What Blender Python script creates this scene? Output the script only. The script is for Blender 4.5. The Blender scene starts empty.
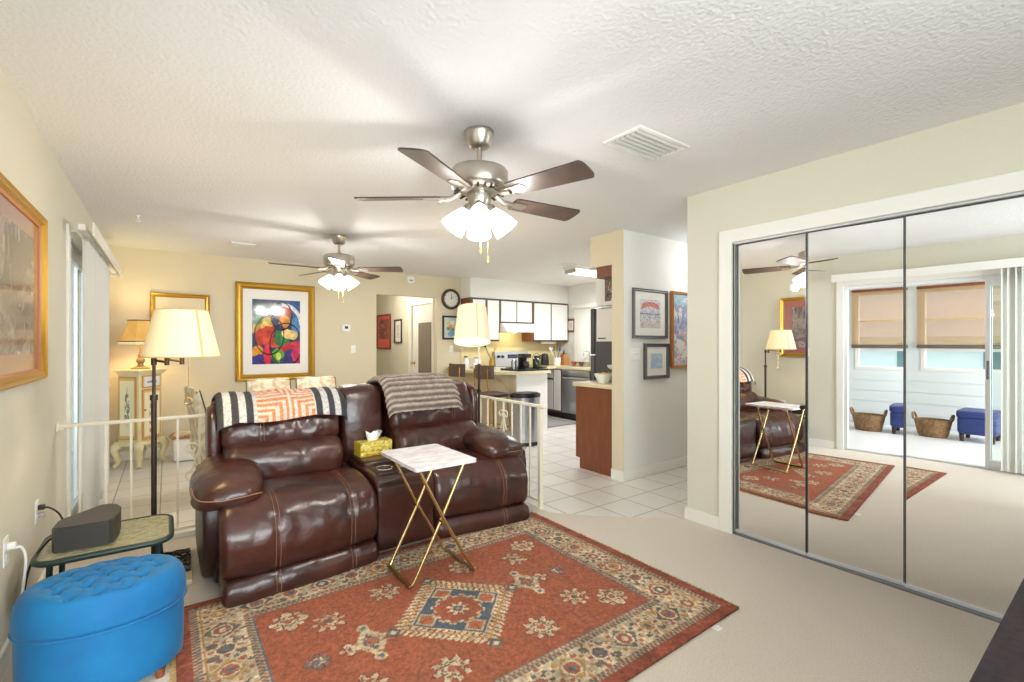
import bpy, bmesh, math, random
import numpy as np
from mathutils import Vector, Matrix, noise, Euler

random.seed(7)
SC = bpy.context.scene
COL = SC.collection
PI = math.pi

# ---------------------------------------------------------------- camera, world, light, exposure
cam_d = bpy.data.cameras.new('camera')
cam = bpy.data.objects.new('camera', cam_d)
COL.objects.link(cam)
cam_d.sensor_width = 36.0
cam_d.lens = 36.0 * 468.0 / 1024.0
cam_d.shift_y = 3.0 / 1024.0
cam_d.clip_start = 0.02
cam.location = (0, 0, 1.325)
cam.rotation_euler = (PI / 2, 0, -math.radians(36.397))
SC.camera = cam

SC.view_settings.view_transform = 'Standard'
SC.view_settings.look = 'None'
SC.view_settings.gamma = 1.0
SC.view_settings.use_curve_mapping = False
SC.view_settings.exposure = 0.08
SC.cycles.max_bounces = 9
SC.cycles.diffuse_bounces = 6
SC.cycles.glossy_bounces = 5
SC.cycles.transparent_max_bounces = 12
SC.cycles.caustics_reflective = False
SC.cycles.caustics_refractive = False
SC.cycles.sample_clamp_indirect = 6.0
SC.cycles.use_denoising = True

world = bpy.data.worlds.new('world')
SC.world = world
world.use_nodes = True
bgn = world.node_tree.nodes['Background']
bgn.inputs['Color'].default_value = (0.86, 0.93, 1.0, 1)
bgn.inputs['Strength'].default_value = 3.2


def area(name, loc, rot, sx, sy, watts, col=(1, 1, 1)):
    d = bpy.data.lights.new(name, 'AREA')
    d.shape = 'RECTANGLE'; d.size = sx; d.size_y = sy; d.energy = watts; d.color = col
    o = bpy.data.objects.new(name, d); o.location = loc; o.rotation_euler = rot
    COL.objects.link(o)
    return o


def point(name, loc, watts, col=(1, .9, .75), r=.05):
    d = bpy.data.lights.new(name, 'POINT')
    d.energy = watts; d.color = col; d.shadow_soft_size = r
    o = bpy.data.objects.new(name, d); o.location = loc
    COL.objects.link(o)
    return o


# area lamp added outside an unseen, assumed window behind the camera
area('window_daylight_behind', (.65, -1.75, 1.40), (math.radians(90), 0, 0), 1.85, 1.65, 150, (.925, .958, 1))
# area lamp added at the sunroom's open end, which has no window
area('sunroom_end_daylight', (-2.0, -1.75, 1.5), (math.radians(90), 0, 0), 2.2, 1.5, 150, (.94, .97, 1))
# kitchen ceiling fixture
area('kitchen_fixture_light', (5.3, 4.97, 2.345), (0, 0, 0), 1.1, .18, 58, (.97, .97, 1))
# point lamp in the hall beyond the opening, and corridor daylight
point('hall_light', (3.0, 8.0, 2.2), 22, (1, .9, .76), .1)
point('corridor_light', (4.7, 2.5, 2.1), 12, (.92, .96, 1), .15)

# ---------------------------------------------------------------- materials
def lin(c):
    c = c / 255.0
    return c / 12.92 if c <= .04045 else ((c + .055) / 1.055) ** 2.4


def rgb(r, g, b):
    return (lin(r), lin(g), lin(b), 1)


MATS = {}


def mat(name, col, rough=.6, metal=0, bump=None, vary=None, emit=None, sheen=0, coat=0, vcol=False, trans=0, spec=None, bump2=None):
    """Principled material; bump=(scale, strength), vary=(scale, darker colour, amount)."""
    if name in MATS:
        return MATS[name]
    m = bpy.data.materials.new(name); m.use_nodes = True
    nt = m.node_tree; N = nt.nodes; L = nt.links
    b = N['Principled BSDF']
    b.inputs['Roughness'].default_value = rough
    b.inputs['Metallic'].default_value = metal
    if spec is not None: b.inputs['Specular IOR Level'].default_value = spec
    if sheen:
        b.inputs['Sheen Weight'].default_value = sheen
        b.inputs['Sheen Roughness'].default_value = .4
    if coat:
        b.inputs['Coat Weight'].default_value = coat
        b.inputs['Coat Roughness'].default_value = .15
    if trans: b.inputs['Transmission Weight'].default_value = trans
    tc = N.new('ShaderNodeTexCoord')
    c = rgb(*col)
    b.inputs['Base Color'].default_value = c
    if vcol:
        a = N.new('ShaderNodeVertexColor'); a.layer_name = 'Col'
        L.new(a.outputs['Color'], b.inputs['Base Color'])
    elif vary:
        t = N.new('ShaderNodeTexNoise'); t.inputs['Scale'].default_value = vary[0]
        t.inputs['Detail'].default_value = 5
        mp = N.new('ShaderNodeMapping')
        if len(vary) > 3: mp.inputs['Scale'].default_value = vary[3]
        L.new(tc.outputs['Object'], mp.inputs['Vector']); L.new(mp.outputs['Vector'], t.inputs['Vector'])
        r = N.new('ShaderNodeValToRGB')
        k = vary[2]
        r.color_ramp.elements[0].position = .5 - k; r.color_ramp.elements[1].position = .5 + k
        r.color_ramp.elements[0].color = rgb(*vary[1]); r.color_ramp.elements[1].color = c
        L.new(t.outputs['Fac'], r.inputs['Fac']); L.new(r.outputs['Color'], b.inputs['Base Color'])
    prev = None
    for bp in (bump, bump2):
        if bp:
            t = N.new('ShaderNodeTexNoise'); t.inputs['Scale'].default_value = bp[0]
            t.inputs['Detail'].default_value = bp[2] if len(bp) > 2 else 3
            L.new(tc.outputs['Object'], t.inputs['Vector'])
            bn = N.new('ShaderNodeBump'); bn.inputs['Strength'].default_value = bp[1]
            bn.inputs['Distance'].default_value = bp[3] if len(bp) > 3 else .01
            L.new(t.outputs['Fac'], bn.inputs['Height'])
            if prev: L.new(prev.outputs['Normal'], bn.inputs['Normal'])
            prev = bn
    if prev: L.new(prev.outputs['Normal'], b.inputs['Normal'])
    if emit:
        b.inputs['Emission Color'].default_value = rgb(*emit[0]); b.inputs['Emission Strength'].default_value = emit[1]
    MATS[name] = m
    return m


def glass_mat(name, tint=(235, 245, 245), gloss=.12, rough=.02):
    if name in MATS: return MATS[name]
    m = bpy.data.materials.new(name); m.use_nodes = True
    nt = m.node_tree; N = nt.nodes; L = nt.links
    N.remove(N['Principled BSDF'])
    tr = N.new('ShaderNodeBsdfTransparent'); tr.inputs['Color'].default_value = rgb(*tint)
    gl = N.new('ShaderNodeBsdfGlossy'); gl.inputs['Roughness'].default_value = rough
    mx = N.new('ShaderNodeMixShader'); mx.inputs[0].default_value = gloss
    L.new(tr.outputs[0], mx.inputs[1]); L.new(gl.outputs[0], mx.inputs[2])
    L.new(mx.outputs[0], N['Material Output'].inputs['Surface'])
    MATS[name] = m
    return m


def translucent_mat(name, col, frac=.5, stripes=None):
    if name in MATS: return MATS[name]
    m = bpy.data.materials.new(name); m.use_nodes = True
    nt = m.node_tree; N = nt.nodes; L = nt.links
    N.remove(N['Principled BSDF'])
    d = N.new('ShaderNodeBsdfDiffuse'); t = N.new('ShaderNodeBsdfTranslucent')
    d.inputs['Color'].default_value = rgb(*col); t.inputs['Color'].default_value = rgb(*col)
    mx = N.new('ShaderNodeMixShader'); mx.inputs[0].default_value = frac
    L.new(d.outputs[0], mx.inputs[1]); L.new(t.outputs[0], mx.inputs[2])
    out = mx
    if stripes:   # woven cane: thin gaps between horizontal reeds
        tc = N.new('ShaderNodeTexCoord'); w = N.new('ShaderNodeTexWave')
        w.bands_direction = 'Z'; w.inputs['Scale'].default_value = stripes[0]; w.inputs['Distortion'].default_value = .6
        L.new(tc.outputs['Object'], w.inputs['Vector'])
        th = N.new('ShaderNodeMath'); th.operation = 'LESS_THAN'; th.inputs[1].default_value = stripes[1]
        L.new(w.outputs['Fac'], th.inputs[0])
        tp = N.new('ShaderNodeBsdfTransparent'); m2 = N.new('ShaderNodeMixShader')
        L.new(th.outputs[0], m2.inputs[0]); L.new(mx.outputs[0], m2.inputs[1]); L.new(tp.outputs[0], m2.inputs[2])
        out = m2
    L.new(out.outputs[0], N['Material Output'].inputs['Surface'])
    MATS[name] = m
    return m


def tile_mat():
    m = bpy.data.materials.new('floor_tile'); m.use_nodes = True
    nt = m.node_tree; N = nt.nodes; L = nt.links
    b = N['Principled BSDF']; b.inputs['Roughness'].default_value = .28
    tc = N.new('ShaderNodeTexCoord'); mp = N.new('ShaderNodeMapping')
    mp.inputs['Location'].default_value = (.045, .225, 0)
    br = N.new('ShaderNodeTexBrick'); br.offset = 0; br.squash = 1
    br.inputs['Scale'].default_value = 1; br.inputs['Brick Width'].default_value = .3225; br.inputs['Row Height'].default_value = .3225
    br.inputs['Mortar Size'].default_value = .005; br.inputs['Mortar Smooth'].default_value = .2
    br.inputs['Color1'].default_value = rgb(224, 221, 215); br.inputs['Color2'].default_value = rgb(217, 213, 206)
    br.inputs['Mortar'].default_value = rgb(150, 144, 138)
    L.new(tc.outputs['Object'], mp.inputs['Vector']); L.new(mp.outputs['Vector'], br.inputs['Vector'])
    L.new(br.outputs['Color'], b.inputs['Base Color'])
    bn = N.new('ShaderNodeBump'); bn.invert = True; bn.inputs['Strength'].default_value = .35; bn.inputs['Distance'].default_value = .004
    L.new(br.outputs['Fac'], bn.inputs['Height']); L.new(bn.outputs['Normal'], b.inputs['Normal'])
    return m


WALLB = mat('warm_wall_paint', (217, 206, 178), .85, bump=(90, .12))  # beige paint, with the back wall's lamp warmth tinted into its colour
WALLW = mat('pale_wall_paint', (230, 229, 224), .85, bump=(90, .12))
WALL = mat('wall_paint', (213, 209, 192), .85, bump=(90, .12))
CEIL = mat('ceiling_paint', (229, 228, 228), .95, bump=(55, .55, 4, .012))
TRIM = mat('white_trim', (234, 232, 225), .45)
CARPET = mat('carpet', (222, 210, 195), .95, bump=(260, .5, 4, .01), vary=(120, (205, 192, 177), .22), sheen=.15)
TILE = tile_mat()
ALU = mat('aluminium', (216, 218, 220), .38, .35)
MIRROR = mat('mirror_glass', (249, 250, 250), .0, 1.0)
CHROME = mat('chrome', (215, 215, 215), .12, 1.0)
BLACK = mat('black_plastic', (22, 22, 24), .4)
DARK = mat('dark_metal', (48, 40, 36), .4, .7)
NICKEL = mat('brushed_nickel', (190, 182, 172), .3, 1.0)
BRASS = mat('brass', (196, 160, 92), .25, 1.0)
GOLD = mat('gold_leaf', (196, 152, 62), .34, .85, bump=(60, .15))
WHITE_PLASTIC = mat('white_plastic', (240, 239, 235), .4)
RAILP = mat('cream_enamel', (238, 230, 208), .35)
LEATHER = mat('brown_leather', (76, 36, 27), .31, bump=(17, .34, 4, .014), bump2=(220, .12, 2, .004), vary=(5, (44, 23, 19), .22), coat=.18, spec=.6)
LEATHERD = mat('dark_leather', (50, 27, 23), .4, bump=(200, .1, 2, .004))
STITCH = mat('tan_stitching', (150, 104, 82), .6)
VELVET = mat('blue_velvet', (0, 116, 170), .75, sheen=.12, vary=(5, (0, 92, 150), .25), bump=(300, .1))
WOODD = mat('walnut_blade', (88, 70, 60), .42, vary=(6, (66, 51, 44), .2, (1, 1, 1)))
WOODB = mat('brown_cabinet_wood', (134, 74, 42), .42, vary=(5, (110, 58, 32), .3, (6, 6, 1)))
EDGE = mat('dark_cabinet_edge', (92, 74, 62), .5)
CABW = mat('white_laminate', (238, 237, 232), .38)
COUNTER = mat('cream_counter', (226, 216, 180), .3, vary=(60, (214, 203, 164), .3))
STEEL = mat('stainless_steel', (176, 178, 182), .28, .9)
VCOL_FABRIC = mat('woven_colour', (255, 255, 255), .95, vcol=True, bump=(350, .5, 3, .006))
VCOL_PRINT = mat('printed_paper', (255, 255, 255), .5, vcol=True)
VCOL_GLOSS = mat('glazed_print', (255, 255, 255), .10, vcol=True, spec=.5, coat=.15)
MATB = mat('mat_board', (236, 233, 226), .6)
FLORAL = mat('floral_linen', (234, 226, 200), .9, vary=(14, (204, 180, 146), .08))
GLASS = glass_mat('window_glass', (250, 253, 252), .07)

# ---------------------------------------------------------------- mesh helpers
def sm(bm): return bm


def box(bm, x0, x1, y0, y1, z0, z1, bev=0, seg=2, M=None):
    r = bmesh.ops.create_cube(bm, size=1)
    vs = r['verts']
    sx, sy, sz = x1 - x0, y1 - y0, z1 - z0
    for v in vs:
        v.co = Vector(((x0 + x1) / 2 + v.co.x * sx, (y0 + y1) / 2 + v.co.y * sy, (z0 + z1) / 2 + v.co.z * sz))
    if bev:
        es = list({e for v in vs for e in v.link_edges})
        r2 = bmesh.ops.bevel(bm, geom=es, offset=min(bev, abs(sx) * .49, abs(sy) * .49, abs(sz) * .49), segments=seg, affect='EDGES', profile=.5)
        vs = list({v for f in r2['faces'] for v in f.verts} | {v for v in vs if v.is_valid})
    if M is not None:
        for v in vs: v.co = M @ v.co
    return vs


def cyl(bm, p0, p1, r0, r1=None, n=20, cap=True):
    if r1 is None: r1 = r0
    p0, p1 = Vector(p0), Vector(p1)
    d = (p1 - p0); q = d.to_track_quat('Z', 'Y').to_matrix()
    A, Bv = [], []
    for i in range(n):
        a = 2 * PI * i / n
        o = q @ Vector((math.cos(a), math.sin(a), 0))
        A.append(bm.verts.new(p0 + o * r0)); Bv.append(bm.verts.new(p1 + o * r1))
    for i in range(n):
        bm.faces.new((A[i], A[(i + 1) % n], Bv[(i + 1) % n], Bv[i]))
    if cap:
        bm.faces.new(A[::-1]); bm.faces.new(Bv)
    return A + Bv


def tube(bm, pts, r, n=8, closed=False):
    pts = [Vector(p) for p in pts]
    rings = []
    m = len(pts)
    up = None
    for i, p in enumerate(pts):
        if closed:
            t = pts[(i + 1) % m] - pts[i - 1]
        else:
            t = pts[min(i + 1, m - 1)] - pts[max(i - 1, 0)]
        t.normalize()
        if up is None:
            up = Vector((0, 0, 1)) if abs(t.z) < .9 else Vector((1, 0, 0))
        a = t.cross(up); a.normalize(); b = a.cross(t); b.normalize(); up = b
        rr = r(i / (m - 1)) if callable(r) else r
        rings.append([bm.verts.new(p + (a * math.cos(2 * PI * k / n) + b * math.sin(2 * PI * k / n)) * rr) for k in range(n)])
    for i in range(m if closed else m - 1):
        A, B2 = rings[i], rings[(i + 1) % m]
        for k in range(n):
            bm.faces.new((A[k], A[(k + 1) % n], B2[(k + 1) % n], B2[k]))
    if not closed:
        bm.faces.new(rings[0][::-1]); bm.faces.new(rings[-1])


def spline(pts, n=60, closed=False):
    P = [Vector(p) for p in pts]; m = len(P); out = []
    segs = m if closed else m - 1
    for i in range(segs):
        if closed:
            a, b, c, d = P[i - 1], P[i], P[(i + 1) % m], P[(i + 2) % m]
        else:
            a, b, c, d = P[max(i - 1, 0)], P[i], P[i + 1], P[min(i + 2, m - 1)]
        k = max(2, n // segs)
        for j in range(k):
            t = j / k
            out.append(.5 * ((2 * b) + (-a + c) * t + (2 * a - 5 * b + 4 * c - d) * t * t + (-a + 3 * b - 3 * c + d) * t ** 3))
    if not closed: out.append(P[-1])
    return out


def lathe(bm, prof, n=32, M=None, closed=False):
    """prof = [(r, z)...] around local z; M places it."""
    rings = []
    for r, z in prof:
        ring = []
        if r < 1e-5:
            v = bm.verts.new((0, 0, z)); ring = [v] * n
        else:
            ring = [bm.verts.new((r * math.cos(2 * PI * k / n), r * math.sin(2 * PI * k / n), z)) for k in range(n)]
        rings.append(ring)
    for i in range(len(rings) - 1):
        A, B2 = rings[i], rings[i + 1]
        for k in range(n):
            f = [A[k], A[(k + 1) % n], B2[(k + 1) % n], B2[k]]
            g = []
            for v in f:
                if v not in g: g.append(v)
            if len(g) >= 3:
                try: bm.faces.new(g)
                except ValueError: pass
    if M is not None:
        for v in {v for R in rings for v in R}: v.co = M @ v.co


def prism(bm, poly, z0, z1, M=None):
    A = [bm.verts.new((x, y, z0)) for x, y in poly]; Bv = [bm.verts.new((x, y, z1)) for x, y in poly]
    n = len(poly)
    for i in range(n): bm.faces.new((A[i], A[(i + 1) % n], Bv[(i + 1) % n], Bv[i]))
    bm.faces.new(A[::-1]); bm.faces.new(Bv)
    if M is not None:
        for v in A + Bv: v.co = M @ v.co


def puff(bm, c, size, k=4.0, n=14, rot=(0, 0, 0), wr=0.0, ws=6.0, fn=None):
    """A stuffed cushion: cube grid pushed onto a superellipsoid, with wrinkle noise."""
    R = Euler(rot).to_matrix(); c = Vector(c); cache = {}
    hs = [s / 2 for s in size]

    def V(p):
        key = tuple(round(q, 4) for q in p)
        if key in cache: return cache[key]
        l = sum(abs(q) ** k for q in p) ** (1 / k)
        u = Vector(p) / l
        q = Vector((u.x * hs[0], u.y * hs[1], u.z * hs[2]))
        if fn: q = fn(u, q)
        w = R @ q + c
        if wr:
            w += (R @ u).normalized() * wr * (noise.noise(w * ws) + .5 * noise.noise(w * ws * 2.3))
        v = bm.verts.new(w); cache[key] = v
        return v
    g = [math.tan((-1 + 2 * i / n) * PI / 4) for i in range(n + 1)]
    for ax in range(3):
        for s in (-1, 1):
            for i in range(n):
                for j in range(n):
                    q = []
                    for a, b in ((i, j), (i + 1, j), (i + 1, j + 1), (i, j + 1)):
                        p = [0, 0, 0]; p[ax] = s; p[(ax + 1) % 3] = g[a]; p[(ax + 2) % 3] = g[b]
                        q.append(V(p))
                    if s < 0: q.reverse()
                    bm.faces.new(q)


def loft(bm, prof, x0, x1, rnd=.05, nx=30, crown=.0, wr=0.0, ws=5.0, npf=70, seams=(), pinch=.012):
    """closed profile (y,z) lofted along x with rounded ends; seams pinch it at given x."""
    P = spline([(0, y, z) for y, z in prof], npf, True)
    m = len(P)
    ar = sum(P[i].y * P[(i + 1) % m].z - P[(i + 1) % m].y * P[i].z for i in range(m))
    nor = []
    for i in range(m):
        t = P[(i + 1) % m] - P[i - 1]
        nn = Vector((0, t.z, -t.y)); nn.normalize()
        if ar < 0: nn = -nn
        nor.append(nn)
    xs = []
    k = 6
    for i in range(k): xs.append(x0 + rnd * (1 - math.cos(PI / 2 * i / k)))
    for i in range(nx + 1): xs.append(x0 + rnd + (x1 - x0 - 2 * rnd) * i / nx)
    for i in range(k - 1, -1, -1): xs.append(x1 - rnd * (1 - math.cos(PI / 2 * i / k)))
    rings = []
    for x in xs:
        e = 0
        if x < x0 + rnd: q = (x0 + rnd - x) / rnd; e = rnd * (1 - math.sqrt(max(0, 1 - q * q)))
        if x > x1 - rnd: q = (x - x1 + rnd) / rnd; e = rnd * (1 - math.sqrt(max(0, 1 - q * q)))
        t = (x - x0) / (x1 - x0)
        o = crown * (1 - (2 * t - 1) ** 2) - e
        for s in seams:
            o -= pinch * math.exp(-((x - s) / .012) ** 2)
        ring = []
        for p, nn in zip(P, nor):
            w = Vector((x, p.y, p.z)) + nn * o
            if wr: w += nn * wr * (noise.noise(w * ws) + .5 * noise.noise(w * ws * 2.7))
            ring.append(bm.verts.new(w))
        rings.append(ring)
    for a, b in zip(rings, rings[1:]):
        for i in range(m):
            bm.faces.new((a[i], b[i], b[(i + 1) % m], a[(i + 1) % m]))
    bm.faces.new(rings[0]); bm.faces.new(rings[-1][::-1])
    return P, nor


def mesh_obj(name, bm, m, parent=None, smooth=True, local=False, ang=40):
    bmesh.ops.recalc_face_normals(bm, faces=bm.faces)
    me = bpy.data.meshes.new(name); bm.to_mesh(me); bm.free()
    me.materials.append(m)
    if smooth:
        me.shade_smooth()
        me.set_sharp_from_angle(angle=math.radians(ang))
    o = bpy.data.objects.new(name, me); COL.objects.link(o)
    if parent is not None:
        o.parent = parent
        if not local: me.transform(world_of(parent).inverted())
    return o


def world_of(o):
    M = Matrix.LocRotScale(o.location, o.rotation_euler, o.scale)
    return world_of(o.parent) @ M if o.parent else M


def tag(o, label=None, cat=None, group=None, kind=None):
    if label: o['label'] = label
    if cat: o['category'] = cat
    if group: o['group'] = group
    if kind: o['kind'] = kind
    return o


def thing(name, label, cat, loc=(0, 0, 0), rotz=0, group=None):
    o = bpy.data.objects.new(name, None); COL.objects.link(o)
    o.empty_display_size = .1
    o.location = loc; o.rotation_euler = (0, 0, rotz)
    return tag(o, label, cat, group)


def part(name, m, parent, fn, smooth=True, local=False, ang=40):
    bm = bmesh.new(); fn(bm)
    return mesh_obj(name, bm, m, parent, smooth, local, ang)


def struct(name, m, fn, parent=None, smooth=False):
    bm = bmesh.new(); fn(bm)
    o = mesh_obj(name, bm, m, parent, smooth)
    if parent is None: o['kind'] = 'structure'
    return o


def boxes(*bs, bev=0):
    def f(bm):
        for b in bs: box(bm, *b, bev=bev)
    return f


def copy_tree(o, parent=None):
    c = o.copy(); COL.objects.link(c)
    if parent: c.parent = parent
    for ch in list(o.children): copy_tree(ch, c)
    return c


def S(img):
    """sRGB 0..255 array -> linear"""
    a = np.asarray(img, dtype=np.float64) / 255.0
    return np.where(a <= .04045, a / 12.92, ((a + .055) / 1.055) ** 2.4)


def colour_grid(name, origin, eu, ev, nu, nv, colours, m, parent=None, thick=.0, wfun=None):
    """a sheet whose points carry their own printed/woven colour; colours (nv+1, nu+1, 3) in sRGB 0..255"""
    origin, eu, ev = Vector(origin), Vector(eu), Vector(ev)
    U, Vv = np.meshgrid(np.linspace(0, 1, nu + 1), np.linspace(0, 1, nv + 1))
    if wfun is None:
        co = np.array(origin)[None, None] + U[..., None] * np.array(eu) + Vv[..., None] * np.array(ev)
    else:
        co = wfun(U, Vv)
    me = bpy.data.meshes.new(name)
    n = (nu + 1) * (nv + 1)
    i = np.arange(n).reshape(nv + 1, nu + 1)
    f = np.stack([i[:-1, :-1], i[:-1, 1:], i[1:, 1:], i[1:, :-1]], -1).reshape(-1, 4)
    me.vertices.add(n); me.vertices.foreach_set('co', co.reshape(-1).astype(np.float32))
    me.loops.add(f.size); me.loops.foreach_set('vertex_index', f.reshape(-1).astype(np.int32))
    me.polygons.add(len(f)); me.polygons.foreach_set('loop_start', np.arange(0, f.size, 4, dtype=np.int32))
    me.update(calc_edges=True); me.validate()
    at = me.color_attributes.new('Col', 'FLOAT_COLOR', 'POINT')
    c4 = np.ones((n, 4)); c4[:, :3] = S(colours).reshape(-1, 3)
    at.data.foreach_set('color', c4.reshape(-1).astype(np.float32))
    me.materials.append(m); me.shade_smooth()
    o = bpy.data.objects.new(name, me); COL.objects.link(o)
    if parent is not None:
        o.parent = parent; me.transform(world_of(parent).inverted())
    if thick:
        md = o.modifiers.new('thickness', 'SOLIDIFY'); md.thickness = thick; md.offset = -1
    return o


def vnoise(U, V, sc, seed=0):
    """cheap smooth value noise on arrays"""
    rng = np.random.RandomState(seed); T = rng.rand(64, 64)
    x, y = U * sc, V * sc
    xi, yi = np.floor(x).astype(int), np.floor(y).astype(int)
    fx, fy = x - xi, y - yi
    fx, fy = fx * fx * (3 - 2 * fx), fy * fy * (3 - 2 * fy)
    g = lambda a, b: T[a % 64, b % 64]
    return (g(xi, yi) * (1 - fx) + g(xi + 1, yi) * fx) * (1 - fy) + (g(xi, yi + 1) * (1 - fx) + g(xi + 1, yi + 1) * fx) * fy


# ---------------------------------------------------------------- the room
LW, BW, CW, NW = -.54, 6.97, 3.18, -1.30     # left wall, back wall, closet wall, near wall
H = 2.44
TH = .12
DAY0, DAY1 = .0, 1.78       # sliding door seen in the mirror
DIN0, DIN1 = 4.32, 6.45     # sliding door of the dining end

struct('floor', TILE, boxes((-3.5, 6.4, -1.5, 10.4, -.06, -.012)))
struct('floor_carpet', CARPET, lambda bm: prism(bm, [(LW, NW), (CW + .9, NW), (CW + .9, 2.07), (3.18, 2.07), (2.66, 2.52), (2.42, 2.80), (2.42, 3.93), (LW, 3.93)], -.012, 0))
struct('ceiling', CEIL, boxes((-.66, 6.4, -1.5, 10.4, H, H + .1)))
struct('wall_left', WALL, boxes((LW - TH, LW, NW - TH, DAY0, 0, H), (LW - TH, LW, DAY0, DAY1, 2.05, H), (LW - TH, LW, DAY1, DIN0, 0, H),
                                (LW - TH, LW, DIN0, DIN1, 2.05, H), (LW - TH, LW, DIN1, BW + TH, 0, H)))
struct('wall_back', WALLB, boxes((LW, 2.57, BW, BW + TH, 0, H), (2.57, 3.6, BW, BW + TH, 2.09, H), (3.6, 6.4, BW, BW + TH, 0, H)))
struct('wall_closet', WALL, boxes((CW, CW + TH, 1.715, 2.07, 0, H), (CW, CW + TH, -.115, 1.715, 2.06, H), (CW, CW + TH, NW, -.115, 0, H),
                                  (CW + .75, CW + .87, NW, 2.07, 0, H), (CW + TH, 6.4, 1.95, 2.07, 0, H)))
struct('wall_near', WALL, boxes((LW, -.3, NW - TH, NW, 0, H), (-.3, 1.6, NW - TH, NW, 0, .55), (-.3, 1.6, NW - TH, NW, 2.3, H), (1.6, 4.1, NW - TH, NW, 0, H)))
struct('wall_pictures', WALLW, boxes((3.575, 6.4, 3.02, 3.165, 0, H)))
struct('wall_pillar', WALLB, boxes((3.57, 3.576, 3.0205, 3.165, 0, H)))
struct('wall_kitchen_right', WALLW, boxes((6.26, 6.4, 3.165, 5.72, 0, H), (6.26, 6.4, 5.72, 6.38, 0, 1.0), (6.26, 6.4, 5.72, 6.38, 1.96, H), (6.26, 6.4, 6.38, BW, 0, H)))
struct('wall_corridor_end', WALL, boxes((6.26, 6.4, 2.07, 3.02, 0, H)))
struct('wall_soffit', WALLW, boxes((4.05, 6.26, 6.66, BW, 2.105, H)))
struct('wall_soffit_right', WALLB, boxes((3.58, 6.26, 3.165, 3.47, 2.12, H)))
struct('wall_hall', WALL, boxes((3.6, 3.72, BW + TH, 7.12, 0, H), (3.6, 3.72, 7.12, 8.0, 2.03, H), (3.6, 3.72, 8.0, 10.3, 0, H), (2.3, 2.45, BW + TH, 10.3, 0, H), (2.45, 3.6, 10.2, 10.3, 0, H)))

# assumed window behind the camera, out of view, sized to shape the light
w = struct('window_1', TRIM, boxes((-.3, 1.6, NW - .1, NW - .02, .55, .6), (-.3, 1.6, NW - .1, NW - .02, 2.25, 2.3), (-.3, -.25, NW - .1, NW - .02, .6, 2.25), (1.55, 1.6, NW - .1, NW - .02, .6, 2.25), (.62, .68, NW - .1, NW - .02, .6, 2.25)))
struct('pane', GLASS, boxes((-.25, 1.55, NW - .065, NW - .058, .6, 2.25)), w)

# baseboards
struct('baseboard_closet', TRIM, lambda bm: prism(bm, [(CW - .014, 1.81), (CW - .0005, 1.81), (CW - .0005, 2.0705), (CW + 2, 2.0705), (CW + 2, 2.084), (CW - .014, 2.084)], -.012, .09))
struct('baseboard_pictures', TRIM, lambda bm: prism(bm, [(3.556, 3.006), (6.26, 3.006), (6.26, 3.0199), (3.5699, 3.0199), (3.5699, 3.165), (3.556, 3.165)], -.012, .085))
struct('baseboard_left', TRIM, boxes((LW, LW + .014, NW, DAY0 - .1, 0, .09), (LW, LW + .014, DAY1 + .1, DIN0 - .09, 0, .09), (LW, LW + .014, DIN1 + .09, BW, -.012, .09)))
struct('baseboard_back', TRIM, boxes((LW, 2.57, BW - .014, BW, -.012, .09), (3.6, 4.1, BW - .014, BW, -.012, .09)))

# closet casing, head track and four mirrored bifold leaves
struct('trim_1', TRIM, lambda bm: (box(bm, CW - .02, CW + .02, 1.715, 1.81, 0, 2.125, bev=.006), box(bm, CW - .02, CW + .02, -.21, 1.72, 2.03, 2.125, bev=.006), box(bm, CW - .02, CW + .02, -.21, -.115, 0, 2.04, bev=.006)))
struct('trim_2', ALU, boxes((CW + .005, CW + .065, -.115, 1.715, 2.02, 2.06)))
struct('trim_3', mat('floor_track', (128, 128, 130), .35, .6), boxes((CW + .0, CW + .06, -.115, 1.715, .0, .011)))
piv = (3.215, 1.712)
leaves = [(3.215, 1.712, -2.2, .458), None, None, None]
def leaf_pts():
    x, y = 3.215, 1.712
    out = []
    for deg, wd in ((-2.2, .458), (3.7, .470), (0.0, .466), (0.0, .428)):
        t = math.radians(90 + deg); ux, uy = math.cos(t), math.sin(t)
        x1, y1 = x - ux * wd, y - uy * wd
        out.append((x, y, x1, y1)); x, y = x1, y1 - .004
        if len(out) == 2: x = 3.215
    return out
for k, (xa, ya, xb, yb) in enumerate(leaf_pts()):
    wd = math.hypot(xa - xb, ya - yb); an = math.atan2(yb - ya, xb - xa)
    M = Matrix.Translation((xa, ya, 0)) @ Matrix.Rotation(an, 4, 'Z')
    # local: x along the leaf, room side is local -y (towards -X of the room)
    d = struct('door_%d' % (k + 1), MIRROR, lambda bm: box(bm, .004, wd - .004, -.006 + .006, .008, .028, 2.018, M=M))
    def fr(bm):
        for b in ((0, .005, -.004, .02, .03, 2.012), (wd - .005, wd, -.004, .02, .03, 2.012), (0, wd, -.004, .02, 2.012, 2.022)):
            box(bm, *b, M=M)
    struct('frame', mat('leaf_edge_metal', (104, 104, 106), .3, .8), fr, d)
    struct('rail', ALU, lambda bm: box(bm, 0, wd, -.006, .02, .012, .03, M=M), d)
    if k == 0:
        struct('pull', DARK, lambda bm: cyl(bm, M @ Vector((wd - .02, -.02, .93)), M @ Vector((wd - .02, .0, .93)), .013), d, True)

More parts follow.
